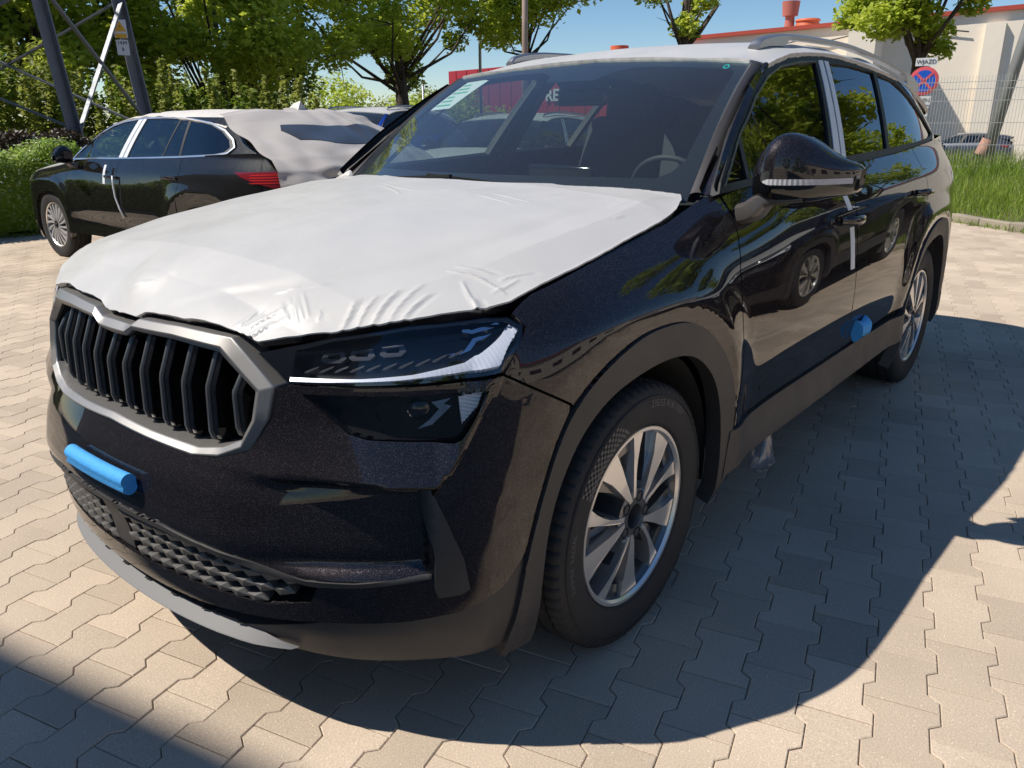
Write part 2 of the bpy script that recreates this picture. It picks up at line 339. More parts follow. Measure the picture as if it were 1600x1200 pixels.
def dfun(t, z, feat=True):
    t=np.abs(np.asarray(t,float)); z=np.asarray(z,float)
    u=np.clip((t-_tg[0])/DT,1,len(_tg)-3.01); v=np.clip((z-_zg[0])/DZ,1,len(_zg)-3.01)
    i=u.astype(int); j=v.astype(int); f=u-i; g=v-j
    def w(f): return ((1-f)**3/6,(3*f**3-6*f**2+4)/6,(-3*f**3+3*f**2+3*f+1)/6,f**3/6)
    wf=w(f); wg=w(g); r=0
    for a in range(4):
        for b in range(4): r=r+wf[a]*wg[b]*_D[i+a-1,j+b-1]
    x,_=plan(t)
    side=sm((t-.75)/.2)
    for ax in (0,-2.791):
        rr=arch_r(x-ax,z)
        # flare: rises to a soft crease at CR then turns in towards the lip
        q=rr-.53
        bump=np.where(q>0, .019*np.exp(-(q/.09)**2), .019-.15*np.clip(-q,0,.2)*np.where(-q<.01,(-q)/.01,1))
        fade=sm((1.00-z)/.12)*np.where(z>.2,1,1)
        r=r+bump*fade*(sm((t-.62)/.12) if ax==0 else 1)*(rr<1.0)
    if not feat: return r
    # bumper: lit shelf under the lamps with a crisp lower fold, scooped face below it
    zc=np.interp(t,[0,.45,.50,.64,.74,.864,.92,.976,1.05],[.66,.655,.652,.660,.656,.648,.715,.815,.90])
    A=np.interp(t,[0,.36,.60,.75,.87,.92,.976,1.05],[0,0,.012,.034,.040,.028,.012,0])
    uu=z-zc; up=A*np.clip(1-uu/.10,0,1); dn=A*np.clip(1+uu/.018,0,1); k=.004
    q_=np.minimum(up,dn); df=np.abs(up-dn); q_=q_-np.maximum(k-df,0)**2/(4*k)*(A>0)
    r=r+q_
    r=r-.030*sm((t-.40)/.25)*sm((.852-t)/.02)*sm((z-.440)/.03)*sm((-uu-.004)/.03)
    return r
def LB(t, z, off=0.):
    x,y=plan(t); nx,ny=pnorm(t); d=dfun(t,z)+off
    return np.stack([x+nx*d, y+ny*d, np.asarray(z,float)+0*x],-1)
def LB0(t, z):
    x,y=plan(t); nx,ny=pnorm(t); d=dfun(t,z,False)+.004
    return np.stack([x+nx*d, y+ny*d, np.asarray(z,float)+0*x],-1)
def LBn(t, z):
    h=.003; a=(LB(t+h,z)-LB(t-h,z)); b=(LB(t,z+h)-LB(t,z-h)); n=np.cross(a,b); n/=np.linalg.norm(n,axis=-1,keepdims=True)
    return -n if False else n
_TE = TG[(TG > 5.2)]; TEND = float(_TE[np.argmin(np.abs(_ty[TG > 5.2]))])
def SG(x, z):
    x = np.asarray(x, float); z = np.asarray(z, float)
    yb = LB(TX(np.clip(x, -3.72, -.75)), np.full(x.shape, 1.10))[..., 1]-.018; k = z-1.10
    return yb-.36*k-.25*k*k-.19*np.clip((-x-2.6)/1.0, 0, 2)**2*np.clip(k/.4, 0, 1.2)
def SGS(u, v): return np.stack([u, SG(u, v), v], -1)
A_OUT = smoothline([(.495, .19), (.470, .30), (.436, .466), (.363, .664), (.270, .775), (.107, .838), (-.04, .850), (-.17, .830), (-.285, .765), (-.38, .665), (-.432, .55), (-.44, .43), (-.425, .33)], 5)
A_IN = smoothline([(.405, .19), (.400, .38), (.370, .53), (.30, .65), (.19, .725), (.04, .758), (-.10, .760), (-.21, .728), (-.305, .65), (-.362, .54), (-.383, .42), (-.375, .30), (-.36, .25)], 5)
def tp(P, ax=0.): return [(float(TX(ax+x)), z) for x, z in P]
WSC = dict(x0=-.26, x1=-1.11)
def WS(s, k):
    s = np.asarray(s, float); k = np.asarray(k, float)
    bx, by, bz = -.26-.232*s*s, .735*s, 1.11+0*s
    tx, ty, tz = -1.11+.055*s*s, .650*s, 1.534-.036*s*s
    b = .022*4*k*(1-k)
    return np.stack([bx+(tx-bx)*k+b*.53, by+(ty-by)*k, bz+(tz-bz)*k+b*.85], -1)
def hood_fn(cfg=None):
    half = [(.815, 0, .905), (.812, .07, .905), (.806, .105, .918), (.796, .255, .924), (.772, .404, .918), (.765, .469, .905), (.69, .603, .928), (.59, .717, .952), (.471, .800, .962), (.41, .822, .970), (.348, .823, .985), (.19, .823, 1.008), (.02, .815, 1.033), (-.23, .800, 1.070), (-.40, .765, 1.098), (-.49, .728, 1.112),
            (-.42, .60, 1.122), (-.33, .40, 1.130), (-.27, .2, 1.134), (-.245, 0, 1.136),
            (.77, 0, .960), (.72, 0, .992), (.62, 0, 1.030), (.45, 0, 1.068), (.25, 0, 1.096), (0, 0, 1.120),
            (.75, .3, .955), (.70, .3, .985), (.60, .3, 1.020), (.40, .3, 1.062), (.2, .3, 1.092), (-.05, .3, 1.118),
            (.73, .45, .935), (.68, .5, .960), (.55, .55, 1.002), (.40, .55, 1.035), (.2, .55, 1.070), (-.05, .55, 1.100), (-.25, .55, 1.117),
            (.53, .68, .982), (.40, .70, 1.008), (.2, .70, 1.045), (0, .70, 1.073), (-.25, .68, 1.104)]
    def add(x, y):
        z = 0*x; a = np.abs(y)
        # raised centre panel widening towards the windscreen, and a centre fold
        fd_ = np.clip((.82-x)/.10, 0, 1)
        yi = np.interp(x, [-.4, -.03, .28, .58, .74, .82], [.40, .28, .17, .09, .075, .09]); z = z+.004*(1-sm((a-yi+.02)/.04))*fd_
        yo = np.interp(x, [-.36, .17, .35, .47, .55, .62, .68, .74, .80], [.640, .622, .598, .560, .512, .445, .360, .255, .142]); z = z+.0045*(1-sm((a-yo+.03)/.06))*fd_*np.clip((x+.30)/.25, 0, 1)
        yf_ = np.interp(x, [-.4, -.08, .14, .345, .526, .68], [.700, .722, .712, .700, .651, .557]); bk_ = np.clip((x+.42)/.15, 0, 1)
        z = z+.020*bk_*(1-np.clip((a-yf_)/(np.interp(x, [-.4, -.23, .35, .47, .59, .69], [.76, .80, .823, .80, .717, .603])-yf_), 0, 1))*np.clip((.72-x)/.1, 0, 1)
        return z
    P = []; Z = []
    for x, y, z in half:
        z = z-float(add(np.array(x), np.array(y)))
        P.append((x, y)); Z.append(z)
        if y > 0: P.append((x, -y)); Z.append(z)
    f = tps(P, Z, 1e-5)
    def g(x, y): return f(x, y)+add(x, y)
    return g
HZ = hood_fn()
HOOD_EDGE = [(.815, 0), (.812, .07), (.806, .105), (.796, .255), (.772, .404), (.765, .469), (.69, .603), (.59, .717), (.471, .797), (.41, .818), (.348, .823), (.19, .823), (.02, .815), (-.12, .808), (-.23, .800), (-.33, .782), (-.42, .750), (-.475, .718)]
HOOD_BACK = [(-.44, .62), (-.37, .45), (-.30, .25), (-.27, 0)]
def sympoly(half):  # half from y=0 front round to y=0 back
    return half+[(x, -y) for x, y in half[::-1] if y > 0]
def roof_fn():
    half = [(-1.045, .655, 1.497), (-1.075, .46, 1.515), (-1.105, 0, 1.537), (-1.094, .685, 1.487), (-1.244, .672, 1.518), (-1.402, .662, 1.540), (-1.692, .657, 1.556), (-1.965, .664, 1.553), (-2.283, .682, 1.531), (-2.62, .70, 1.494), (-3.0, .705, 1.435), (-3.4, .68, 1.36), (-3.62, .62, 1.33),
            (-1.25, 0, 1.573), (-1.5, 0, 1.605), (-1.9, 0, 1.622), (-2.4, 0, 1.615), (-3.0, 0, 1.575), (-3.4, 0, 1.53), (-3.66, 0, 1.48),
            (-1.25, .45, 1.556), (-1.5, .45, 1.588), (-1.9, .45, 1.606), (-2.4, .45, 1.598), (-3.0, .45, 1.555), (-3.5, .42, 1.49),
            (-1.35, .58, 1.560), (-1.6, .585, 1.580), (-1.9, .59, 1.586), (-2.4, .60, 1.572), (-2.9, .61, 1.52), (-3.4, .58, 1.46)]
    half = half[:3]+[tuple(p) for p in catmull(half[3:13], 4)]+half[13:]
    P = []; Z = []
    for x, y, z in half:
        P.append((x, y)); Z.append(z)
        if y > 0: P.append((x, -y)); Z.append(z)
    return tps(P, Z, 1e-6)
RZ = roof_fn()
ROOF_SIDE = [(-1.094, .685), (-1.244, .672), (-1.402, .662), (-1.692, .657), (-1.965, .664), (-2.283, .682), (-2.62, .70), (-3.0, .705), (-3.4, .68), (-3.60, .60)]
ROOF_HALF = [(-1.108, 0), (-1.09, .25), (-1.075, .46), (-1.052, .64)]+[tuple(p) for p in catmull(ROOF_SIDE, 5)]+[(-3.68, .35), (-3.70, 0)]
G_S = lambda y, z: .82+.17*(.9-z)-.26*y*y
F_GL = [(-.535, 1.142), (-.708, 1.262), (-.92, 1.385), (-1.081, 1.452), (-1.229, 1.490), (-1.431, 1.514), (-1.590, 1.522), (-1.395, 1.178), (-1.0, 1.160)]
R_GL = [(-1.735, 1.526), (-2.0, 1.527), (-2.275, 1.512), (-2.085, 1.199), (-1.545, 1.185)]
Q_GL = [(-2.32, 1.508), (-2.56, 1.484), (-2.75, 1.415), (-2.95, 1.315), (-3.06, 1.250), (-2.95, 1.235), (-2.5, 1.213), (-2.125, 1.201)]
DLO = [(-.49, 1.120), (-.52, 1.150), (-.69, 1.272), (-.90, 1.398), (-1.065, 1.470), (-1.225, 1.510), (-1.431, 1.535), (-1.69, 1.549), (-2.0, 1.547), (-2.30, 1.528), (-2.58, 1.500), (-2.78, 1.432), (-2.98, 1.33), (-3.12, 1.245), (-3.0, 1.222), (-2.5, 1.195), (-2.15, 1.176), (-1.665, 1.158), (-1.0, 1.138)]
PANELS = {}
PANELS['front_fender'] = [(1.012, .848), (1.082, .926), (1.062, .952), (1.10, .968), (1.136, .979), (1.304, 1.003), (1.472, 1.027), (1.60, 1.045), (1.728, 1.063), (1.864, 1.092), (1.95, 1.11), (2.02, 1.118), (2.028, 1.06), (1.985, .985), (1.963, .92), (1.968, .67), (1.952, .44)]+[p for p in tp(A_OUT)[::-1] if .425 < p[1] < 2][:0]
_ao = tp(A_OUT)
PANELS['front_fender'] += [p for p in _ao[::-1] if (p[0] > 1.18 and p[1] > .44) or (p[0] > 1.9 and p[1] > .44)]+[(1.178, .752)]
PANELS['front_door'] = [(2.034, 1.118), (2.034, 1.06), (1.991, .985), (1.969, .92), (1.974, .67), (1.958, .4645)]+[(float(TX(-1.50)), .4645), (float(TX(-1.475)), .75), (float(TX(-1.46)), 1.0), (float(TX(-1.455)), 1.152), (float(TX(-1.0)), 1.136)]
_ar = tp(A_OUT, -2.791)
PANELS['rear_door'] = [(float(TX(-1.506)), .4645), (float(TX(-1.481)), .75), (float(TX(-1.466)), 1.0), (float(TX(-1.461)), 1.152), (float(TX(-2.15)), 1.174), (float(TX(-2.46)), 1.19), (float(TX(-2.50)), 1.05), (float(TX(-2.49)), .93), (float(TX(-2.45)), .83)]+[p for p in _ar[::-1] if p[0] < TX(-2.791+.35) and p[1] > .468 and p[1] < .70]
_rq = [p for p in _ar if (p[1] > .46 or p[0] > TX(-2.9)) and not (p[0] < TX(-2.791+.35) and p[1] < .70)]
PANELS['quarter_panel'] = [(float(TX(-2.456)), .83), (float(TX(-2.496)), .93), (float(TX(-2.506)), 1.05), (float(TX(-2.466)), 1.19), (float(TX(-2.95)), 1.218), (float(TX(-3.45)), 1.235), (float(TX(-3.50)), .80), (float(TX(-3.46)), .62), (float(TX(-3.26)), .60)]+[p for p in _rq[::-1] if p[1] > .60 or p[0] < TX(-2.791)]
BUMP_TOP = [(0, .668), (.17, .660), (.31, .654), (.39, .660), (.475, .69), (.530, .76), (.548, .822), (.57, .830)]
PANELS['front_bumper'] = BUMP_TOP+[(.70, .832), (.872, .838), (1.006, .845), (1.172, .749)]+[p for p in _ao[::-1] if p[0] < 1.175 and p[1] > .44]+[(1.045, .44), (.992, .388), (.90, .352), (.80, .338), (.62, .332), (.50, .318), (.30, .30), (.15, .294), (0, .292)]
LAMP = [(.492, .884), (.56, .90), (.656, .920), (.832, .943), (1.0, .950), (1.05, .946), (1.076, .930), (1.06, .90), (1.008, .853), (.872, .844), (.72, .838), (.568, .833), (.545, .85)]
LOWLAMP = [(.60, .815), (.72, .819), (.85, .820), (.974, .822), (.955, .785), (.916, .735), (.90, .728), (.74, .736), (.70, .745), (.65, .78)]
MESH_H = [(0, .500), (.25, .495), (.43, .470), (.60, .437), (.625, .425), (.60, .378), (.50, .355), (.33, .350), (.17, .348), (0, .348)]
# ---------------------------------------------------------------- wheels
def tyre_mesh(Rr=.353, w=.235, rim=.236):
    k = w/2; prof = [(-k*.80, rim), (-k*.92, rim+.012), (-k*1.0, rim+.045), (-k*.98, rim+.08), (-k*.90, Rr-.012), (-k*.80, Rr-.003)]
    gro = [-.066, -.024, .024, .066]; pr = []
    for g in gro: pr += [(g*w/.235-.005, Rr+.000), (g*w/.235-.004, Rr-.008), (g*w/.235+.004, Rr-.008), (g*w/.235+.005, Rr)]
    prof = prof+pr+[(-a, b) for a, b in prof[::-1]]
    # fine sidewall steps
    out = []
    for a, b in prof: out.append((a, b))
    n = 4*68; V = []; P = len(out)
    for i in range(n):
        an = 2*math.pi*i/n; ph = i % 4
        for j, (a, rr) in enumerate(out):
            r2 = rr
            if ph == 0 and abs(a) > .058*w/.235 and rr > Rr-.014: r2 = rr-.005
            if ph == 0 and abs(a) < .02 and rr > Rr-.004 and (i//4) % 2: r2 = rr-.004
            V.append((r2*math.cos(an), a, r2*math.sin(an)))
    F = [(i*P+j, i*P+j+1, ((i+1) % n)*P+j+1, ((i+1) % n)*P+j) for i in range(n) for j in range(P-1)]
    return V, F
def polar_plate(mb, pts, y0, y1, bevel=0.):
    """pts: (angle deg, r) closed outline; front at y1, back at y0"""
    P = [(r_*math.cos(R(a)), r_*math.sin(R(a))) for a, r_ in pts]; n = len(P)
    cx = sum(p[0] for p in P)/n; cz = sum(p[1] for p in P)/n
    V = [(x, y1(math.hypot(x, z)), z) for x, z in P]+[(x+(cx-x)*-bevel, y0, z+(cz-z)*-bevel) for x, z in P]
    area = sum(P[i][0]*P[(i+1) % n][1]-P[(i+1) % n][0]*P[i][1] for i in range(n))
    F = [tuple(range(n)), tuple(range(n, 2*n))[::-1]]+[(i, n+i, n+(i+1) % n, (i+1) % n) for i in range(n)]
    if area > 0: F = [f[::-1] for f in F]
    mb.add(V, F)
def arcpts(a0, a1, r_, n): return [(a0+(a1-a0)*i/n, r_) for i in range(n+1)]
def make_wheel(parent, x, y, sgn, Rr=.353, w=.235, style='aero', lettering=False, z=None, rot=0.):
    wh = bpy.data.objects.new('wheel', None); link(wh, parent); wh.location = (x, y, z or Rr-.006); wh.rotation_euler = (0, R(rot), 0 if sgn > 0 else math.pi)
    rim = Rr-.117; V, F = tyre_mesh(Rr, w, rim)
    mobj('tyre', V, F, M_RUB, wh, flat_angle=32)
    k = w/2; ro = rim
    # barrel and flange
    V, F = lathe([(k*.80, ro+.001), (k*.86, ro+.004), (k*.88, ro-.003), (k*.80, ro-.010), (k*.55, ro-.020), (-k*.75, ro-.024), (-k*.80, ro-.012), (-k*.80, ro+.001)], 96)
    mobj('rim', V, F, M_ALUD, wh, flat_angle=40)
    V, F = lathe([(k*.84, ro+.0035), (k*.885, ro+.002), (k*.885, ro-.006), (k*.82, ro-.012)], 96); mobj('rim_lip', V, F, M_ALU, wh, flat_angle=40)
    V, F = lathe([(-.02, .05), (-.02, .165), (-.045, .165), (-.045, .05)], 48, closed=True); mobj('brake_disc', V, F, M_DISC, wh, flat_angle=40)
    V, F = lathe([(-.05, .0005), (-.05, .232)], 48); mobj('wheel_back', V, F, M_VOID, wh)
    yf = lambda r_: k*.87-.008*np.clip((r_-.06)/.17, 0, 1)**1.6
    if style == 'aero':
        for i in range(5):
            b = 72*i; A = MB(); q = ro-.0035
            polar_plate(A, [(b-16, .052), (b-22, .085), (b-24, .12), (b-26, .17)]+arcpts(b-30, b-9, q, 5)+[(b-8, .17), (b-8, .12), (b-6, .08), (b-2, .052)], k*.15, yf, -.02)
            polar_plate(A, [(b+3, .056), (b+6, .09), (b+9, .13), (b+11, .17)]+arcpts(b+12, b+24, q, 3)+[(b+20, .19), (b+17, .155), (b+14.5, .12), (b+14, .085), (b+16, .056)], k*.15, yf, -.02)
            A.build('spoke', M_ALU, wh)
            D = MB(); yd = lambda r_: yf(r_)-.016
            polar_plate(D, [(b-22, .09), (b-30, .14), (b-36, .19)]+arcpts(b-38, b-26, q, 4)+[(b-25, .18), (b-22, .12)], k*.1, yd)
            polar_plate(D, [(b-7, .06), (b-5, .12), (b-4, .175)]+[(b+3, .19), (b+4, .15), (b+6, .10), (b+8, .06)], k*.1, lambda r_: yf(r_)-.028)
            polar_plate(D, [(b-6, .19)]+arcpts(b-8, b+20, q, 6)+[(b+17, .19)], k*.1, lambda r_: yf(r_)-.012)
            polar_plate(D, [(b+14, .10), (b+17, .17), (b+22, q-.002), (b+15, q-.004), (b+12, .17), (b+9, .10)], k*.1, lambda r_: yf(r_)-.018)
            D.build('spoke_web', M_ALUD, wh)
    elif style == 'turbine':
        for i in range(18):
            b = 20*i; A = MB(); q = ro-.006
            polar_plate(A, [(b, .045), (b-2, .10), (b-6, .17)]+arcpts(b-10, b-3, q, 2)+[(b+1, .17), (b+6, .10), (b+10, .045)], k*.3, yf)
            A.build('spoke', M_SILVP, wh)
        V, F = lathe([(k*.1, .06), (k*.1, ro-.01)], 36); mobj('spoke_web', V, F, M_ALUD, wh)
    else:
        for i in range(10):
            b = 36*i; A = MB(); q = ro-.006
            polar_plate(A, [(b-4, .05), (b-3, .12)]+arcpts(b-8, b+4, q, 2)+[(b+4, .12), (b+5, .05)], k*.3, yf)
            A.build('spoke', M_SILV, wh)
    h = MB(); V, F = lathe([(k*.2, .078), (k*.81, .074), (k*.85, .066), (k*.85, .034), (k*.72, .030), (k*.40, .028)], 40); h.add(V, F)
    V, F = lathe([(k*.42, .0005), (k*.42, .03)], 24); h.add(V, F); h.build('hub', M_ALUD, wh, True, 30)
    for i in range(5):
        a = R(72*i+36); V, F = lathe([(k*.85+.0012, .0155), (k*.85+.0018, .012), (k*.60, .011), (k*.60, .0005)], 14, c=(.054*math.cos(a), 0, .054*math.sin(a)))
        mobj('wheel_bolt', V, F, M_VOID, wh)
    if lettering:
        def ring_text(txt, r0, a0, size, adv=1.0, bold=False):
            cu = bpy.data.curves.new('t', 'FONT'); cu.body = txt; cu.size = size; cu.resolution_u = 2; cu.space_character = adv
            if bold: cu.offset = size*.02
            o = bpy.data.objects.new('t', cu); COL.objects.link(o); dg = bpy.context.evaluated_depsgraph_get(); me = bpy.data.meshes.new_from_object(o.evaluated_get(dg)); COL.objects.unlink(o); bpy.data.objects.remove(o)
            co = np.array([v.co[:] for v in me.vertices]); wd = co[:, 0].max()
            an = R(a0)-(co[:, 0]-wd/2)/r0; rr = r0+co[:, 1]; fr = (rr-ro)/(Rr-ro)
            yy = k*np.interp(fr, [0, .1, .38, .68, .88], [.82, .92, 1.0, .98, .91])+.0012
            V = np.c_[rr*np.cos(an), yy, rr*np.sin(an)]
            # +y outwards: viewed from +y the x axis runs to the left, so mirror the angle
            V[:, 0] *= -1
            F = [tuple(p.vertices)[::-1] for p in me.polygons]; return V, F
        for txt, a0, r0, sz in [('235/55 R18 100V', 112+LET, ro+.058, .026), ('SUMMER  RADIAL', 225+LET, ro+.060, .020), ('TUBELESS', 318+LET, ro+.06, .016)]:
            V, F = ring_text(txt, r0, a0, sz); mobj('tyre_lettering', V, F, M_LET, wh, smooth=False)
        g = MB()
        for c in range(26):
            for rr in range(6):
                if (c+rr) % 2 or (c < 6 and rr > c) : continue
                a = 150+LET+c*1.7; r1 = ro+.028+rr*.0085; fr = (r1-ro)/(Rr-ro); yy = k*float(np.interp(fr, [0, .1, .38, .68, .88], [.82, .92, 1.0, .98, .91]))+.0015
                P = []
                for aa, r2 in ((a, r1), (a+1.7, r1), (a+1.7, r1+.0085), (a, r1+.0085)): P.append((-r2*math.cos(R(aa)), yy, r2*math.sin(R(aa))))
                g.add(P, [(0, 1, 2, 3)])
        g.build('chequer_band', M_LET, wh)
        V, F = lathe([(k*.985+.001, ro+.083), (k*.985+.0025, ro+.085), (k*.96+.001, ro+.088)], 96); mobj('sidewall_rib', V, F, M_RUB, wh)
    return wh
LET = -42
# ---------------------------------------------------------------- the dark SUV
car = thing('suv', 'large glossy black SUV with white protective film on bonnet and roof, filling the foreground', 'car')
for nm in ('front_fender', 'front_door', 'rear_door', 'quarter_panel'):
    for s in (1, -1): region(nm, PANELS[nm], LB, M_PAINT, car, sgn=s, step=.016 if s > 0 else .04, orient=(0, 1, 0))
fb = PANELS['front_bumper']; full = fb+[(-a, b) for a, b in fb[::-1]]
full = [p for i, p in enumerate(full) if i == 0 or p != full[i-1]]
full = [p for i, p in enumerate(full) if not (p[0] == 0 and i > 0)]
ml = MESH_H+[(-a, b) for a, b in MESH_H[::-1] if a > 0]
region('front_bumper', full, LB, M_PAINT, car, holes=[LOWLAMP, [(-a, b) for a, b in LOWLAMP][::-1], ml], step=.012, depth=.02, orient=(1, 0, 0))
# rear end
rb = [(float(TX(-3.455)), .62), (float(TX(-3.495)), .80), (float(TX(-3.50)), .85), (TEND, .85), (TEND, .42), (float(TX(-3.40)), .42), (float(TX(-3.27)), .5), (float(TX(-3.255)), .595)]
tg = [(float(TX(-3.50)), .855), (float(TX(-3.455)), 1.235), (TEND, 1.24), (TEND, .855)]
for s in (1, -1):
    region('rear_bumper', rb, LB, M_PAINT, car, sgn=s, step=.03); region('tailgate', tg, LB, M_PAINT, car, sgn=s, step=.03)
    region('rear_window_glass', [(0, 0), (1, 0), (1, 1), (0, 1)], lambda a, b: np.stack([-3.76+.16*b, .60*a-.08*a*b, 1.2+.25*b], -1), M_SGD, car, sgn=s, step=.2, depth=.005)
# cladding: sills, arches, bumper underside
si = [(float(TX(-.425)), .462), (float(TX(-2.35)), .462), (float(TX(-2.35)), .345), (float(TX(-2.2)), .335), (float(TX(-.45)), .335), (float(TX(-.40)), .32)]
for s in (1, -1):
    region('sill_cladding', si, LB, M_CLAD, car, off=.010, depth=.03, sgn=s, step=.02 if s > 0 else .05)
    for ax in (0, -2.791):
        o_, i_ = tp(A_OUT, ax), tp(A_IN, ax)
        region('wheel_arch_trim', o_+i_[::-1], LB, M_CLAD, car, off=.007, depth=.05, sgn=s, step=.014 if s > 0 else .03)
lowc = [(0, .262), (.25, .262), (.42, .268), (.52, .302), (.62, .329), (.80, .334), (.90, .348), (.992, .384), (1.045, .436)]+[p for p in _ao[::-1] if p[0] < 1.06 and p[1] < .43]+[(1.02, .225), (.9, .215), (.7, .212), (.52, .212), (.30, .215), (0, .215)]
lf = lowc+[(-a, b) for a, b in lowc[::-1] if a > 0]
region('bumper_skirt', lf, LB, M_CLAD, car, off=-.004, depth=.03, step=.02)
# silver-grey lip spoiler: a real curved blade
def lip(s, k):
    t = s; x, y = plan(t); nx, ny = pnorm(t); o = .022*np.clip(1-(np.abs(t)/.56)**6, 0, 1)
    d0 = o*np.clip(k, 0, 1)+dfun(t, .265+0*t)-.014
    return np.stack([x+nx*(d0+.008*k), y+ny*(d0+.008*k), .264-.030*k-.02*np.clip(np.abs(t)/.5,0,1.3)**3*0], -1)
region('lip_spoiler', [(-.66, .5), (-.56, .08), (-.3, .0), (0, 0), (.30, .0), (.44, .12), (.545, .75), (.53, .92), (.44, 1), (0, 1), (-.58, 1), (-.66, .9)], lip, M_LIP, car, step=.05, depth=.012, orient=(1, 0, 0), off=.004)
for tt in np.arange(-.42, .40, .115):
    m = MB(); a = [lip(np.array(tt+q), np.array(.02))+np.array([.0, 0, .010]) for q in (0, .020, .042)]
    n_ = np.array([*pnorm(tt), 0.]); n_ = np.array([n_[0], n_[1], 0])
    P = [a[0], a[1], a[2], a[0]+n_*.014-np.array([0, 0, .010]), a[1]+n_*.012-np.array([0, 0, .009]), a[2]+n_*.003]
    m.add([tuple(p) for p in P], [(0, 1, 4, 3), (1, 2, 5, 4), (0, 3, 5, 2), (0, 2, 1), (3, 4, 5)]).build('duct_tooth', M_VOID, car)
# lower grille: back plate, sensor plate and rows of scales
region('intake_back', ml, LB, M_VOID, car, off=-.055, depth=-.05, step=.03)
sc = MB(); w_, h_ = .046, .026
sc.add([(0, -w_*.62, h_*.15), (0, w_*.28, h_*.55), (0, w_*.62, -h_*.05), (0, -w_*.22, -h_*.5), (-.03, -w_*.5, h_*.3), (-.03, w_*.3, h_*.6), (-.03, w_*.5, .0), (-.03, -w_*.2, -h_*.4), (.008, .0, h_*.30)],
       [(0, 3, 8), (3, 2, 8), (2, 1, 8), (1, 0, 8), (0, 4, 7, 3), (3, 7, 6, 2), (2, 6, 5, 1), (1, 5, 4, 0)])
sc0 = None
mlp = np.array(ml)
for rr in range(5):
    zz = .362+rr*.033
    for cc in range(-14, 15):
        t = cc*.047+(rr % 2)*.0235
        if -.04 < t < .065 and rr < 5: continue
        if not inpoly(np.array([[t, zz]]), mlp)[0] or not inpoly(np.array([[t+.03*np.sign(t), zz-.006]]), mlp)[0]: continue
        p = LB(np.array(t), np.array(zz), -.006); nx, ny = pnorm(t); ang = math.atan2(ny, nx)
        if sc0 is None: sc0 = sc.build('intake_scale', M_SCALE, car); o = sc0
        else: o = sc0.copy(); COL.objects.link(o)
        o.location = p; o.rotation_euler = (R(0), 0, ang)
region('radar_cover', [(-.03, .356), (.055, .356), (.055, .492), (-.03, .492)], LB, M_CLAD, car, off=-.006, depth=.03)
for s in (1, -1):
    region('air_curtain_blade', [(.836, .638), (.853, .638), (.880, .57), (.910, .484), (.920, .414), (.905, .404), (.860, .400), (.853, .42), (.855, .49), (.848, .57)], LB, M_CLAD, car, off=.012, depth=.06, sgn=s, step=.012)
fr_t = [(0, .500), (.25, .495), (.43, .470), (.60, .437), (.70, .437), (.848, .450)]; fr_b = [(.848, .442), (.70, .427), (.612, .424), (.42, .456), (.25, .482), (0, .488)]
itf = fr_t+fr_b+[(-a, b) for a, b in fr_b[::-1] if a > 0]+[(-a, b) for a, b in fr_t[::-1] if a > 0]
region('intake_frame', itf, LB, M_CLAD, car, off=.0045, depth=.02, step=.012)
# ---- grille
def GS(y, z): return np.stack([G_S(y, z), y, z], -1)
F_OUT = [(0, .892), (.068, .891), (.105, .908), (.255, .912), (.404, .907), (.513, .823), (.503, .757), (.461, .683), (.385, .650), (.300, .640), (.15, .648), (0, .656)]
F_INN = [(0, .862), (.055, .864), (.082, .880), (.229, .882), (.371, .874), (.470, .808), (.463, .750), (.440, .706), (.390, .682), (.320, .668), (.16, .672), (0, .680)]
def ring(P): return P+[(-a, b) for a, b in P[::-1] if a > 0]
o1, i1 = ring(F_OUT), ring(F_INN); mid = [((a[0]*.45+b[0]*.55), (a[1]*.45+b[1]*.55)) for a, b in zip(o1, i1)]
def loop3(P, dx): 
    Q = dens(P, .02); return Q
m = MB(); K = 3
def sub(P):
    out = []
    for i in range(len(P)):
        a, b = np.array(P[i]), np.array(P[(i+1) % len(P)])
        for j in range(K): out.append(a+(b-a)*j/K)
    return out
prof = [(sub(o1), -.05), (sub(o1), .004), (sub(mid), .016), (sub(i1), .004), (sub(i1), -.055)]
n = len(prof[0][0]); V = []
for P, dx in prof:
    for p in P: V.append((float(G_S(p[0], p[1]))+dx, p[0], p[1]))
F = [(r_*n+i, r_*n+(i+1) % n, (r_+1)*n+(i+1) % n, (r_+1)*n+i) for r_ in range(4) for i in range(n)]
fr = mobj('grille_frame', V, F, M_FRAME, car, smooth=True, flat_angle=22)
bv = fr.modifiers.new('bevel', 'BEVEL'); bv.width = .0022; bv.segments = 2; bv.limit_method = 'ANGLE'; bv.angle_limit = R(25)
region('grille_back', i1, GS, M_VOID, car, off=-.075, depth=-.07, step=.05, orient=(1, 0, 0))
inn = np.array(i1)
def zspan(y):
    zz = np.linspace(.6, .95, 351); ok = inpoly(np.c_[np.full(351, y), zz], inn); return zz[ok].min(), zz[ok].max()
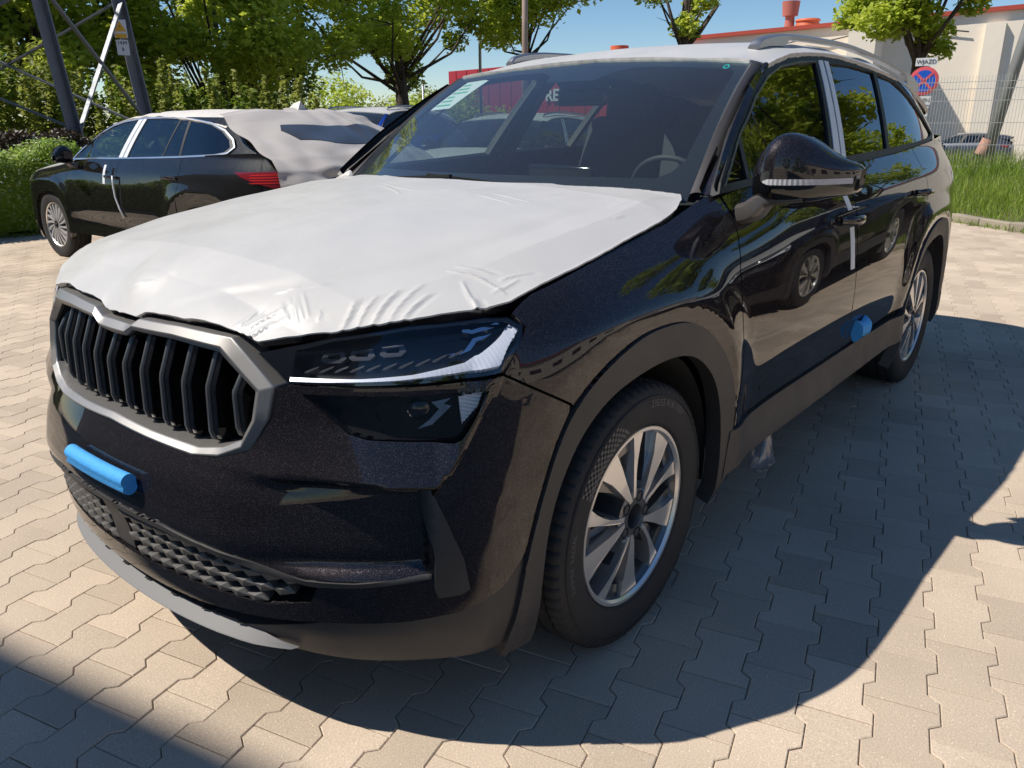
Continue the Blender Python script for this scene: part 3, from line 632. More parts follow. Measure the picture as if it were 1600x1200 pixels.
for k_ in range(12):
    y0 = -.4125+.075*k_
    z0, z1 = zspan(y0); zk = .795
    prof_ = [(z0-.003, -.040), (z0+.012, -.014), (z0+.03, -.006), (zk-.006, .004), (zk+.006, .004), (z1-.012, -.012), (z1+.002, -.020)]
    def rib(wd, dx0, dep):
        m = MB(); V = []
        for z, dx in prof_:
            x = float(G_S(y0, z))+dx+dx0
            V += [(x-dep, y0-wd*.9, z), (x-.004, y0-wd, z), (x, y0-wd*.55, z), (x, y0+wd*.55, z), (x-.004, y0+wd, z), (x-dep, y0+wd*.9, z)]
        F = [(i*6+j, i*6+j+1, (i+1)*6+j+1, (i+1)*6+j) for i in range(len(prof_)-1) for j in range(5)]
        return m.add(V, F)
    rb_ = rib(.017, -.007, .06).build('grille_rib', M_GLOSS, car, True, 30)
    rib(.0060, .0, .012).build('rib_blade', M_RIB, rb_, True, 30)
    if k_ < 11:
        y1 = y0+.0375; z0, z1 = zspan(y1); MB().bar((float(G_S(y1, .78))-.045, y1-.02, zk-.045), (float(G_S(y1, .78))-.045, y1+.02, zk-.045), .02, .006).build('grille_cross_bar', M_GLOSS, rb_)
# ---- upper headlamps
for s in (1, -1):
    hl = region('headlight', LAMP, LB, M_LAMPBK, car, off=-.045, depth=0, sgn=s, step=.02)
    region('lens', LAMP, LB, M_LENS, hl, off=-.001, depth=.006, sgn=s, step=.014)
    rim_ = [(a+(.80-a)*.03, b+(.89-b)*.10) for a, b in LAMP]
    region('lamp_bezel', LAMP, LB, M_GLOSS, hl, off=-.006, depth=.004, holes=[[(.575, .850), (.58, .896), (.66, .916), (.832, .939), (1.0, .946), (1.045, .941), (1.066, .928), (1.05, .902), (1.004, .860), (.872, .852), (.72, .842), (.60, .838)]], sgn=s, step=.02)
    drl = [(.572, .8455), (.728, .8515), (.832, .860), (.936, .877), (.976, .896), (1.024, .921), (1.060, .944), (1.072, .932), (1.030, .896), (1.004, .866), (.896, .858), (.80, .850), (.656, .842), (.572, .838)]
    def ridged(P, N, Q):
        # the guide's upper face leans back, its outer end is cut into prisms
        q = Q[:, 0]+Q[:, 1]*.35; zl = np.interp(Q[:, 0], [.57, .72, .83, .90, .976, 1.024, 1.07], [.836, .842, .850, .858, .862, .870, .90]); w_ = np.clip((Q[:, 0]-.78)/.1, 0, 1)
        P = P-N*(np.clip(Q[:, 1]-zl, 0, .1)*.22)[:, None]+N*(.0016*w_*np.sin(q*2*np.pi/.010))[:, None]; N = N+np.array([0, 0, .80])+np.stack([np.cos(q*628)*.35*w_]*3, -1)
        return P, N/np.linalg.norm(N, axis=1, keepdims=True)
    region('light_strip', drl, LB, M_DRL, hl, off=-.0025, depth=.012, sgn=s, step=.0035, vfun=ridged)
    for k_ in range(10):
        t0 = .60+.034*k_; zb = float(np.interp(t0, [.572, .728, .832, .936], [.848, .859, .868, .886]))
        p = [LB(np.array(a), np.array(b), -.012) for a, b in ((t0, zb+.002), (t0+.022, zb+.010), (t0+.030, zb+.012), (t0+.008, zb+.002))]; pb = [q-np.array([.012, .008, 0]) for q in p]
        v = [q*np.array([1, s, 1]) for q in p+pb]; f = [(0, 1, 2, 3), (4, 7, 6, 5), (0, 4, 5, 1), (1, 5, 6, 2), (2, 6, 7, 3), (3, 7, 4, 0)]
        MB().add(v, f if s < 0 else [q[::-1] for q in f]).build('guide_fin', M_RIB, hl)
    for a, b in ((.655, .893), (.72, .902), (.79, .912)):
        w = .030; P = [(a-w, b-.010), (a-w*.7, b-.016), (a+w*.6, b-.013), (a+w, b-.002), (a+w*.8, b+.012), (a-w*.8, b+.006)]
        region('led_module', P, LB, M_RIB, hl, off=-.030, depth=.014, sgn=s, step=.01, holes=[[(a-w*.5, b-.006), (a+w*.45, b-.005), (a+w*.5, b+.006), (a-w*.45, b+.002)]])
    region('chrome_tick', [(.944, .936), (.966, .931), (1.035, .942), (1.03, .948), (.966, .938), (.95, .944)], LB, M_CHROME, hl, off=-.018, depth=.015, sgn=s, step=.008)
    region('chrome_tick', [(1.01, .931), (.966, .924), (.94, .900), (.905, .896), (.93, .894), (.955, .901), (.972, .917)], LB, M_CHROME, hl, off=-.022, depth=.015, sgn=s, step=.008)
    # lower lamp
    ll = region('lower_headlight', LOWLAMP, LB0, M_LAMPBK, car, off=-.055, depth=-.050, sgn=s, step=.02)
    region('lens', [(a, b) for a, b in LOWLAMP], LB0, M_LENS, ll, off=-.004, depth=.004, sgn=s, step=.014)
    def rdg(P, N, Q):
        q = Q[:, 1]+Q[:, 0]*.3; return P+N*(.002*np.sin(q*2*np.pi/.008))[:, None], N+np.stack([0*q, 0*q, np.cos(q*785)*.5], -1)
    region('corner_reflector', [(.918, .812), (.966, .817), (.955, .79), (.922, .757)], LB0, M_DRL, ll, off=-.012, depth=.01, sgn=s, step=.003, vfun=rdg)
    region('chrome_tick', [(.865, .80), (.905, .806), (.89, .795), (.905, .79), (.865, .755), (.835, .748), (.86, .765), (.88, .785)], LB0, M_CHROME, ll, off=-.025, depth=.015, sgn=s, step=.008)
    c = (LB0(np.array(.84), np.array(.782))-np.array([.03, .03, 0]))*np.array([1, s, 1]); n_ = np.array([*pnorm(.84), 0.])*np.array([1, s, 1])
    b_ = MB(); V, F = lathe([(math.sin(a)*.018, .028*math.cos(a)) for a in np.linspace(0, math.pi/2*.98, 7)], 24); q = Vector((0, 1, 0)).rotation_difference(Vector(n_)); b_.add([q @ Vector(v)+Vector(c) for v in V], F).build('projector', M_GLOSS, ll, True)
# ---- bonnet film with creases and gathered folds
RIDGES = []   # (x0,y0,x1,y1,height,width)
def hood_extra(x, y):
    z = 0*x
    for x0, y0, x1, y1, h, w in RIDGES:
        dx, dy = x1-x0, y1-y0; L2 = dx*dx+dy*dy; t = np.clip(((x-x0)*dx+(y-y0)*dy)/L2, 0, 1)
        bow = .03*math.sqrt(L2)*np.sin(t*math.pi)*(1 if (x0*97 % 1) > .5 else -1)
        dd = np.abs((x-x0)*dy-(y-y0)*dx)/math.sqrt(L2); sd = ((x-x0)*dy-(y-y0)*dx)/math.sqrt(L2)-bow
        e = np.hypot(np.clip(((x-x0)*dx+(y-y0)*dy)/L2, 0, 1)-((x-x0)*dx+(y-y0)*dy)/L2, 0)*math.sqrt(L2)
        z = z+h*np.exp(-(sd/w)**2-(e/w)**2)*(np.sin(t*math.pi)**.5*.9+.1)
    z = z+.0009*np.sin(x*17+y*9+2*np.sin(y*7))*np.sin(y*13-x*5)
    return z
def HS(x, y):
    return np.stack([x, y, HZ(x, y)+.004], -1)
def hood_v(P, N, Q):
    x, y = Q[:, 0], Q[:, 1]; h = .0015; e = hood_extra(x, y); gx = (hood_extra(x+h, y)-hood_extra(x-h, y))/(2*h); gy = (hood_extra(x, y+h)-hood_extra(x, y-h))/(2*h)
    P = P+np.stack([0*x, 0*x, e], -1); N = N-np.stack([gx, gy, 0*gx], -1)*np.abs(N[:, 2:3]); return P, N/np.linalg.norm(N, axis=1, keepdims=True)
for k_, sg_ in enumerate([(0.778,0.423,0.701,0.465),(0.773,0.408,0.685,0.475),(0.784,0.444,0.735,0.467),(0.777,0.439,0.708,0.494),(0.77,0.4,0.728,0.415),(0.652,0.465,0.69,0.536),(0.659,0.458,0.698,0.534),(0.675,0.456,0.709,0.528),(0.69,0.451,0.712,0.503),(0.639,0.47,0.603,0.507),(0.678,0.414,0.641,0.451),(0.668,0.545,0.684,0.563),(0.68,0.619,0.62,0.596),(0.661,0.642,0.584,0.621),(0.643,0.665,0.547,0.64),(0.622,0.689,0.496,0.661),(0.603,0.708,0.511,0.694),(0.42,0.657,0.394,0.74),(0.394,0.655,0.369,0.737),(0.43,0.706,0.487,0.8),(0.463,0.766,0.486,0.806),(0.42,0.777,0.344,0.785),(0.374,0.758,0.303,0.786),(0.404,0.696,0.403,0.799),(-0.066,0.307,-0.02,0.481),(-0.108,0.329,-0.071,0.494),(-0.127,-0.141,-0.017,0.117),(-0.082,-0.121,0.044,0.116),(-0.127,0.472,-0.215,0.494),(-0.171,0.669,-0.373,0.716),(-0.101,0.733,-0.145,0.735),(0.82,-0.072,0.79,-0.045),(0.796,-0.035,0.749,0.05)]):
    big = k_ < 5 or 12 <= k_ < 24
    RIDGES.append((*sg_, .0034 if big else .0022, .0046 if big else .0042))
    if big and k_ % 2 == 0: RIDGES.append((sg_[0]-.012, sg_[1]+.008, sg_[2]-.016, sg_[3]+.010, -.0018, .0046))
for k_ in range(7): RIDGES.append((-.10+.11*k_, -.66+.012*k_, -.14+.11*k_, -.70+.012*k_, .0016, .004))
def wavy_edge(poly, amp, sd=3):
    q = dens(poly, .012); rr = random.Random(sd); ph = [rr.random()*6 for _ in range(4)]; out = []
    for i, p in enumerate(q):
        a, b = q[i-1], q[(i+1) % len(q)]; t = b-a; t /= np.linalg.norm(t)+1e-9; w = amp*(math.sin(i*.9+ph[0])+math.sin(i*.37+ph[1])+.7*math.sin(i*1.7+ph[2]))
        out.append(p+np.array([t[1], -t[0]])*w)
    return out
hp = sympoly(HOOD_EDGE+HOOD_BACK)
region('bonnet', [(a*.995-.001, b*.992) for a, b in hp], lambda x, y: np.stack([x, y, HZ(x, y)-.003], -1), M_PAINT, car, step=.04, depth=.02, orient=(0, 0, 1))
region('bonnet_film', wavy_edge(hp, .0004), HS, M_FILM, car, step=.0062, depth=.006, orient=(0, 0, 1), vfun=hood_v, edge_drop=.002)
# film end sticking up at the far wiper and loose hanging flap by the near pillar
fl = MB(); V = []; nn = 9
for i in range(nn):
    a = i/(nn-1); V += [(-.335-.02*a, -.66+.10*a, 1.112+.003*math.sin(9*a)), (-.345-.02*a+.008*math.sin(7*a), -.65+.085*a, 1.116+.030*math.sin(math.pi*a**1.4)**1.5+.004*math.sin(11*a))]
fl.add(V, [(2*i, 2*i+2, 2*i+3, 2*i+1) for i in range(nn-1)]); o = fl.build('film_flap', M_FILM, car, True); sm_ = o.modifiers.new('thick', 'SOLIDIFY'); sm_.thickness = .0015
# ---- windscreen
W0, W1 = .985, .012
region('windscreen', [(-1, -.03), (1, -.03), (1, 1), (-1, 1)], WS, M_WS, car, step=.05, depth=.005, orient=(.5, 0, 1), fstep=.03)
def band(pts): return pts
fo = [(-1, -.03), (1, -.03), (1, 1), (-1, 1)]
fi = [(.86, .105), (.905, .14), (.935, .21), (.935, .86), (.925, .905), (.89, .925), (.45, .93), (.32, .925), (.20, .87), (.16, .80), (-.16, .80), (-.2, .87), (-.32, .925), (-.89, .925), (-.925, .905), (-.935, .86), (-.935, .21), (-.905, .14), (-.86, .105)]
M_FRIT = mat('ceramic_band', (.012, .012, .013), rough=.35)
region('windscreen_band', fo, WS, M_FRIT, car, holes=[fi], off=-.006, depth=.002, step=.04, orient=(.5, 0, 1))
region('windscreen_sticker', [(-.88, .60), (-.70, .60), (-.70, .90), (-.74, .915), (-.88, .915)], WS, M_PAPER, car, off=-.005, depth=.001, step=.05, orient=(.5, 0, 1))
M_GRN = mat('green_print', (.12, .45, .30), rough=.6); M_CYAN = mat('turquoise_sticker', (.01, .55, .50), rough=.4)
for a in range(6):
    b = .63+.045*a; region('sticker_print', [(-.86, b), (-.86+.03*(4-a % 3), b), (-.86+.03*(4-a % 3), b+.018), (-.86, b+.018)], WS, M_GRN, car, off=-.004, depth=.0008, step=.05, orient=(.5, 0, 1))
cc = [(.875+.018*math.cos(a), .928+.022*math.sin(a)) for a in np.linspace(0, 2*math.pi, 18)[:-1]]; ci = [(.875+.010*math.cos(a), .928+.0125*math.sin(a)) for a in np.linspace(0, 2*math.pi, 18)[:-1]]
region('round_sticker', cc, WS, M_CYAN, car, off=.0008, depth=.0006, step=.03, orient=(.5, 0, 1), holes=[ci])
# pillars
def strip(name, A, B, m, n=14, bulge=.01, th=.02, sgn=1, parent=car, mid=3):
    A = catmull(A, 6); B = catmull(B, 6); i = np.linspace(0, len(A)-1, n); j = np.linspace(0, len(B)-1, n)
    A = np.stack([np.interp(i, range(len(A)), A[:, k]) for k in range(3)], 1); B = np.stack([np.interp(j, range(len(B)), B[:, k]) for k in range(3)], 1)
    V = []; w = np.linspace(0, 1, mid+2)
    for p, q in zip(A, B):
        t = q-p; o_ = np.cross(t, A[-1]-A[0]); o_ /= np.linalg.norm(o_)+1e-9
        if o_[1] < 0: o_ = -o_
        V += [p-o_*th]+[p+t*a+o_*bulge*4*a*(1-a) for a in w]+[q-o_*th]
    c = mid+4; V = np.array(V); F = [(r_*c+k, r_*c+k+1, (r_+1)*c+k+1, (r_+1)*c+k) for r_ in range(n-1) for k in range(c-1)]
    if sgn < 0: V = V*np.array([1, -1, 1]); F = [f[::-1] for f in F]
    return mobj(name, V, F, m, parent, True, flat_angle=40)
for s in (1, -1):
    e = [tuple(WS(np.array(1.0), np.array(k))+np.array([.0, .002, .004])) for k in (0, .25, .5, .75, .97)]
    d1 = [(-.500, .768, 1.118), (-.66, .742, 1.222), (-.83, .712, 1.335), (-.985, .686, 1.430), (-1.088, .668, 1.492)]
    d2 = [(-.500, .812, 1.122), (-.673, .776, 1.262), (-.89, .728, 1.395), (-1.05, .692, 1.468), (-1.10, .686, 1.490)]
    strip('pillar_moulding', e, d1, M_PILL, sgn=s, bulge=.004)
    strip('windscreen_pillar', [(a, b+.001, c-.002) for a, b, c in d1], d2, M_PAINT, sgn=s, bulge=.006)
    region('window_surround', DLO, SGS, M_SEAL, car, holes=[F_GL, R_GL, Q_GL], off=-.002, depth=.03, sgn=s, step=.03)
    region('front_window', F_GL, SGS, M_SG if s > 0 else M_SG, car, off=-.010, depth=.004, sgn=s, step=.05)
    region('rear_window', R_GL, SGS, M_SGD if s > 0 else M_SG, car, off=-.010, depth=.004, sgn=s, step=.05)
    region('quarter_window', Q_GL, SGS, M_SGD if s > 0 else M_SG, car, off=-.010, depth=.004, sgn=s, step=.05)
    region('window_divider', [(-.70, 1.15), (-.725, 1.15), (-.745, 1.272), (-.715, 1.255)], SGS, M_SEAL, car, off=-.004, depth=.02, sgn=s, step=.03)
    fo_ = [(a, b) for a, b in DLO]
    region('window_seal', [(-.525, 1.136), (-.70, 1.258), (-.913, 1.383), (-1.075, 1.452), (-1.226, 1.491), (-1.43, 1.5165), (-1.593, 1.525), (-1.593, 1.521), (-1.43, 1.511), (-1.228, 1.486), (-1.083, 1.448), (-.925, 1.380), (-.715, 1.257), (-.54, 1.137)], SGS, M_PILL, car, off=.001, depth=.012, sgn=s, step=.02)
    # protective strips each side of the door gap
    region('pillar_tape', [(-1.622, 1.528), (-1.668, 1.530), (-1.487, 1.176), (-1.425, 1.176)], SGS, M_TAPE, car, off=.002, depth=.006, sgn=s, step=.03)
    region('pillar_tape', [(-1.684, 1.530), (-1.728, 1.529), (-1.545, 1.178), (-1.500, 1.178)], SGS, M_TAPE, car, off=.002, depth=.006, sgn=s, step=.03)
    # body behind the side glass
    region('rear_pillar', [(-2.60, 1.500), (-2.78, 1.434), (-2.98, 1.332), (-3.122, 1.245), (-3.0, 1.222), (-3.0, 1.205), (-3.36, 1.20), (-3.42, 1.24), (-3.36, 1.34), (-3.24, 1.42), (-3.0, 1.475)], SGS, M_PAINT, car, off=.0, depth=.02, sgn=s, step=.03)
rp = sympoly(ROOF_HALF)
region('roof_film', wavy_edge(rp, .0008, 5), lambda x, y: np.stack([x, y, RZ(x, y)+.003], -1), M_FILM, car, step=.03, depth=.018, orient=(0, 0, 1))
for s in (1, -1):
    rl = [(-1.262, .556, 1.566), (-1.30, .560, 1.590), (-1.42, .565, 1.611), (-1.62, .572, 1.6225), (-2.06, .580, 1.629), (-2.42, .588, 1.615), (-2.85, .597, 1.580), (-3.2, .60, 1.54), (-3.36, .60, 1.50)]
    rl = catmull(rl, 5); wd = [.010+.016*min(1, i/8) for i in range(len(rl))]; V = []
    for (x, y, z), w in zip(rl, wd):
        zr = float(RZ(np.array(x), np.array(y)))+.002; open_ = 1. if x < -1.5 and x > -3.1 else 0.
        lo = max(zr, z-.020) if open_ else zr
        V += [(x, (y+.018)*s, lo), (x, (y+.020)*s, z-.008), (x, (y+.008)*s, z), (x, (y-.012)*s, z), (x, (y-.020)*s, z-.008), (x, (y-.018)*s, lo)]
    n = len(rl); F = [(i*6+j, i*6+(j+1) % 6, (i+1)*6+(j+1) % 6, (i+1)*6+j) for i in range(n-1) for j in range(6)]+[(0, 1, 2, 3, 4, 5), tuple(range((n-1)*6, n*6))[::-1]]
    if s > 0: F = [f[::-1] for f in F]
    mobj('roof_rail', V, F, M_SILV, car, True, flat_angle=35)
# ---- mirrors
def mirror(s, parent, mp=None, cap=None, scale=1., off=(0, 0, 0), arm=True):
    cap = cap or M_PAINT; NS = 26; NA = 28; secs = []
    # stations along y: (y, x_front, x_back, z_bottom, z_top)
    ST_ = [(.887, -.575, -.595, 1.130, 1.180), (.895, -.550, -.640, 1.106, 1.205), (.915, -.530, -.665, 1.098, 1.240), (.945, -.515, -.680, 1.095, 1.270), (.975, -.520, -.692, 1.094, 1.279), (1.010, -.538, -.704, 1.096, 1.268), (1.045, -.568, -.720, 1.100, 1.245), (1.075, -.608, -.738, 1.108, 1.220), (1.100, -.655, -.757, 1.112, 1.205), (1.117, -.700, -.775, 1.118, 1.194), (1.124, -.735, -.785, 1.130, 1.182)]
    S = catmull(ST_, 3); V = []
    for y, xf, xb, zb, zt in S:
        for k in range(NA):
            a = 2*math.pi*k/NA; c_, s_ = math.cos(a), math.sin(a)
            ex = np.sign(c_)*abs(c_)**(.75 if c_ > 0 else .45); ez = np.sign(s_)*abs(s_)**(.8 if s_ > 0 else .5)
            V.append(((xf+xb)/2+(xf-xb)/2*ex, y, (zt+zb)/2+(zt-zb)/2*ez))
    n = len(S); zs = 1.163
    V = np.array(V)
    def part(lo, name, m, grow):
        F = []; 
        for i in range(n-1):
            for k in range(NA):
                f = (i*NA+k, i*NA+(k+1) % NA, (i+1)*NA+(k+1) % NA, (i+1)*NA+k); zc = V[list(f), 2].mean()
                if (zc > zs) == (not lo): F.append(f)
        if not lo: F.append(tuple(k for k in range(NA) if V[k, 2] > zs)[::1])
        else: F.append(tuple(range(NA)))
        Q = V.copy(); c = Q.mean(0); Q = c+(Q-c)*grow
        Q[:, 1] *= s
        if s > 0: F = [f[::-1] for f in F]
        us = sorted({i for f in F for i in f}); mp_ = {v: i for i, v in enumerate(us)}
        o = mobj(name, Q[us], [tuple(mp_[i] for i in f) for f in F], m, root, True, flat_angle=50); return o
    root = bpy.data.objects.new('wing_mirror', None); link(root, parent); root.location = off; root.scale = (scale,)*3
    part(False, 'mirror_cap', cap, 1.008); part(True, 'mirror_housing', M_GLOSS, 1.0); part(False, 'mirror_inner', M_GLOSS, .985)
    # indicator
    V2 = []; ys = np.linspace(.935, 1.117, 34)
    for j, y in enumerate(ys):
        xf, xb = np.interp(y, S[:, 0], S[:, 1]), np.interp(y, S[:, 0], S[:, 2]); h = .0075*min(1, (y-.930)/.02)
        rid = .0016*(j % 2)
        for dz, o_ in ((-h, -.004), (-h, .004+rid), (h, .004+rid), (h, -.004)):
            a_ = (xf+xb)/2+(xf-xb)/2*.985; V2.append((a_+o_, (y+.3*o_)*s, 1.154+dz))
    F2 = [(i*4+j, i*4+(j+1) % 4, (i+1)*4+(j+1) % 4, (i+1)*4+j) for i in range(33) for j in range(4)]+[(0, 1, 2, 3), (132, 133, 134, 135)]
    mobj('indicator', V2, F2 if s < 0 else [f[::-1] for f in F2], M_INDI, root, False)
    MB().box((-.700, .99*s, 1.18), (.008, .13, .08), rz=R(-12)*s).build('mirror_glass', mat('mirror_face', (.8, .8, .8), rough=.02, metal=1.), root)
    # arm: bent bracket from the door up to the housing
    if arm:
        path = [(-.590, .865, 1.062), (-.580, .892, 1.070), (-.578, .912, 1.090), (-.585, .935, 1.104), (-.600, .98, 1.108), (-.62, 1.03, 1.110)]
        ra = [(.070, .030), (.062, .030), (.055, .026), (.052, .020), (.055, .016), (.050, .010)]
        P3 = catmull([(*p, *q) for p, q in zip(path, ra)], 4); V3 = []; 
        for i, (x, y, z, a, b) in enumerate(P3):
            t = P3[min(i+1, len(P3)-1)][:3]-P3[max(i-1, 0)][:3]; t /= np.linalg.norm(t); ux = np.array([1., 0, 0]); un = np.cross(t, ux); un /= np.linalg.norm(un)
            for k in range(16):
                an = 2*math.pi*k/16; ca, sa = math.cos(an), math.sin(an); e = .55
                V3.append(np.array([x, y, z])+ux*a*np.sign(ca)*abs(ca)**e+un*b*np.sign(sa)*abs(sa)**e)
        V3 = np.array(V3); V3[:, 1] *= s; F3 = [(i*16+k, i*16+(k+1) % 16, (i+1)*16+(k+1) % 16, (i+1)*16+k) for i in range(len(P3)-1) for k in range(16)]+[tuple(range(16))[::-1]]
        if s < 0: F3 = [f[::-1] for f in F3]
        mobj('mirror_arm', V3, F3, M_PILL, root, True, flat_angle=35)
    return root
mirror(1, car)
# ---- door handles, tape, foam
def handle(xc, z, s, parent, dark=M_GLOSS):
    t = float(TX(xc)); c = LB(np.array(t), np.array(z)); V = []; L = .105
    for i, a in enumerate(np.linspace(-1, 1, 13)):
        o_ = .036*(1-abs(a)**3.2); w = .013+.004*(1-a*a); x = c[0]+a*L
        for k in range(10):
            an = 2*math.pi*k/10; V.append((x, (c[1]+.004+o_+.009*math.cos(an))*s, z+.004*a+w*math.sin(an)))
    F = [(i*10+k, i*10+(k+1) % 10, (i+1)*10+(k+1) % 10, (i+1)*10+k) for i in range(12) for k in range(10)]+[tuple(range(10)), tuple(range(120, 130))[::-1]]
    if s < 0: F = [f[::-1] for f in F]
    h = mobj('door_handle', V, F, M_PAINT, parent, True)
    P = [(t+.085*math.cos(a), z+.030*math.sin(a)-.002) for a in np.linspace(0, 2*math.pi, 22)[:-1]]
    def cup(P_, N_, Q):
        e = np.clip(1-((Q[:, 0]-t)/.085)**2-((Q[:, 1]-z)/.030)**2, 0, 1); return P_-N_*(.012*e)[:, None], N_+np.stack([(Q[:, 0]-t)*9*np.sign(e), 0*e, -(Q[:, 1]-z)*25*np.sign(e)], -1)*-1
    region('handle_cup', P, LB, M_GLOSS, h, off=.0015, depth=.003, step=.012, vfun=cup, sgn=s)
    return h
for s in (1, -1): handle(-1.375, .975, s, car); handle(-2.365, 1.005, s, car)
def tapeline(x0, z0, x1, z1, w, s=1, off=.002, parent=car, surf=LB, m=None):
    a, b = float(TX(x0)), float(TX(x1)); return region('door_tape', [(a-w/2, z0), (a+w/2, z0), (b+w/2, z1), (b-w/2, z1)], surf, m or M_TAPE, parent, off=off, depth=.002, sgn=s, step=.02)
tapeline(-1.365, 1.07, -1.395, 1.005, .045); tapeline(-1.402, .945, -1.425, .79, .045)
# ---- dark interior shell, inner arches, floor
sh = MB(); sh.box((-1.5, 0, .46), (4.2, 1.30, .36)); sh.box((-1.35, 0, .60), (1.75, 1.66, .50)); sh.box((-3.2, 0, .72), (.5, 1.3, .5)); sh.box((-.10, 0, .82), (.9, 1.1, .20)); sh.box((-.25, 0, .72), (.30, 1.35, .7)); sh.build('underbody', M_VOID, car)
for s in (1, -1):
    region('inner_side', [(.6, .50), (float(TX(.39)), .50), (float(TX(.30)), .66), (float(TX(.1)), .79), (float(TX(-.15)), .79), (float(TX(-.33)), .66), (float(TX(-.39)), .40), (float(TX(-2.38)), .40), (float(TX(-2.45)), .62), (float(TX(-2.65)), .79), (float(TX(-2.93)), .79), (float(TX(-3.12)), .66), (float(TX(-3.2)), .45), (float(TX(-3.5)), .45), (float(TX(-3.5)), 1.10), (float(TX(-.5)), 1.08), (float(TX(0)), .97), (float(TX(.4)), .93), (.7, .80), (.6, .7)], LB, M_VOID, car, off=-.028, depth=.0, sgn=s, step=.05)
    for ax in (0, -2.791):
        V, F = lathe([(-.30, .372), (0, .385), (.02, .40)], 72); V = [(ax+x*1.02, (.86+y)*s, z*1.02+.37) for x, y, z in V if True]
        P = 3; F = [f for f in F if sum(V[i][2] for i in f)/4 > .30]; mobj('wheel_well', V, F if s < 0 else [f[::-1] for f in F], M_VOID, car)
        V, F = lathe([(0, .0005), (0, .40)], 48); mobj('well_wall', [(ax+x, .54*s, z+.40) for x, y, z in V], F, M_VOID, car)
for ax in (0, -2.791):
    for s in (1, -1): make_wheel(car, ax, s*.788, s, lettering=(ax == 0 and s > 0), rot=-3 if s > 0 else 20)
# ---- cabin
def soft(name, c, dim, rot, m, parent, bev=.04, taper=None):
    mb = MB(); mb.box((0, 0, 0), dim); o = mb.build(name, m, parent, True); o.location = c; o.rotation_euler = rot
    if taper:
        for v in o.data.vertices:
            if v.co.z > 0: v.co.y *= taper
    b = o.modifiers.new('b', 'BEVEL'); b.width = bev; b.segments = 4; return o
cab = bpy.data.objects.new('cabin', None); link(cab, car)
def dash(x, y):
    return np.stack([x, y, 1.075-.05*np.clip((-x-.55)/.4, 0, 1)**2+.012*np.exp(-((y-.37)/.2)**2)*np.clip((-x-.5)/.2, 0, 1)-.02*np.clip((x+.45)/.2, 0, 1)], -1)
region('dashboard', sympoly([(-.36, 0), (-.42, .45), (-.50, .68), (-.70, .73), (-.93, .70), (-.98, .40), (-.95, 0)]), dash, M_INT, cab, step=.05, depth=.18, orient=(0, 0, 1))
soft('centre_screen', (-.90, .0, 1.075), (.03, .30, .17), (0, R(12), 0), M_GLOSS, cab, .012); soft('instrument_hood', (-.90, .37, 1.09), (.06, .30, .05), (0, 0, 0), M_INT, cab, .02)
V, F = lathe([(0, .186), (.012, .180), (0, .164), (-.012, .172)], 48, closed=True); sw = mobj('steering_wheel', V, F, M_INT, cab, True); sw.location = (-1.08, .38, 1.035); sw.rotation_euler = (0, 0, R(90)); sw.rotation_euler = (R(28), 0, R(90))
MB().bar((-.175, 0, 0), (.175, 0, 0), .05, .02).bar((0, 0, 0), (0, .005, -.175), .04, .02).box((0, 0, -.01), (.16, .05, .10)).build('wheel_spokes', M_INT, sw)
for y in (.37, -.37):
    soft('seat_base', (-1.55, y, .78), (.52, .50, .18), (0, 0, 0), M_SEAT, cab, .06); soft('seat_back', (-1.88, y, 1.06), (.14, .50, .58), (0, R(-18), 0), M_SEAT, cab, .06, .8)
    soft('head_restraint', (-2.0, y, 1.40), (.10, .27, .18), (0, R(-14), 0), M_SEAT, cab, .045); MB().bar((-1.97, y-.05, 1.28), (-1.99, y-.05, 1.36), .012, .012).bar((-1.97, y+.05, 1.28), (-1.99, y+.05, 1.36), .012, .012).build('head_restraint_post', M_SILV, cab)
soft('rear_bench', (-2.75, 0, 1.0), (.16, 1.30, .56), (0, R(-20), 0), M_SEAT, cab, .06)
for y in (.42, -.42): soft('rear_head_restraint', (-2.87, y, 1.33), (.09, .25, .14), (0, R(-14), 0), M_SEAT, cab, .04)
region('headliner', sympoly([(-1.12, 0), (-1.10, .58), (-2.2, .62), (-3.4, .58), (-3.45, 0)]), lambda x, y: np.stack([x, y, RZ(x, y)-.03], -1), mat('headliner_cloth', (.35, .34, .32), rough=.9), cab, step=.12, depth=0, orient=(0, 0, -1))
for s in (1, -1):
    strip('inner_pillar', [(-.60, .70, 1.12), (-.85, .665, 1.30), (-1.12, .63, 1.48)], [(-.62, .76, 1.12), (-.87, .71, 1.30), (-1.14, .65, 1.48)], mat('pillar_lining', (.12, .13, .125), rough=.7), sgn=s, parent=cab, bulge=.0, th=.0)
    MB().bar((-1.50, .78*s, 1.13), (-1.66, .63*s, 1.50), .10, .02).build('inner_door_post', M_INT, cab)
soft('sensor_cover', tuple(WS(np.array(0.), np.array(.87))-np.array([.035, 0, .05])), (.10, .20, .03), (0, R(-32), 0), M_INT, cab, .01)
region('sensor_highlight', [(-.15, .835), (.12, .835), (.03, .905), (-.03, .905)], WS, mat('highlight_grey', (.20, .22, .26), rough=.3), cab, off=-.008, depth=.002, step=.05, orient=(.5, 0, 1))  # lighter triangle paints in the highlight on the sensor cover
soft('rear_view_mirror', (-1.02, 0, 1.40), (.03, .22, .06), (0, 0, 0), M_GLOSS, cab, .012)
for a in ((-.62, 1.), (.55, 1.)):
    p0 = WS(np.array(a[0]), np.array(.0)); p1 = WS(np.array(a[0]-.72 if a[0] > 0 else a[0]+.60), np.array(.05)); MB().bar(p0+np.array([.02, 0, .012]), p1+np.array([.0, 0, .014]), .014, .01).build('wiper', M_SEAL, car)
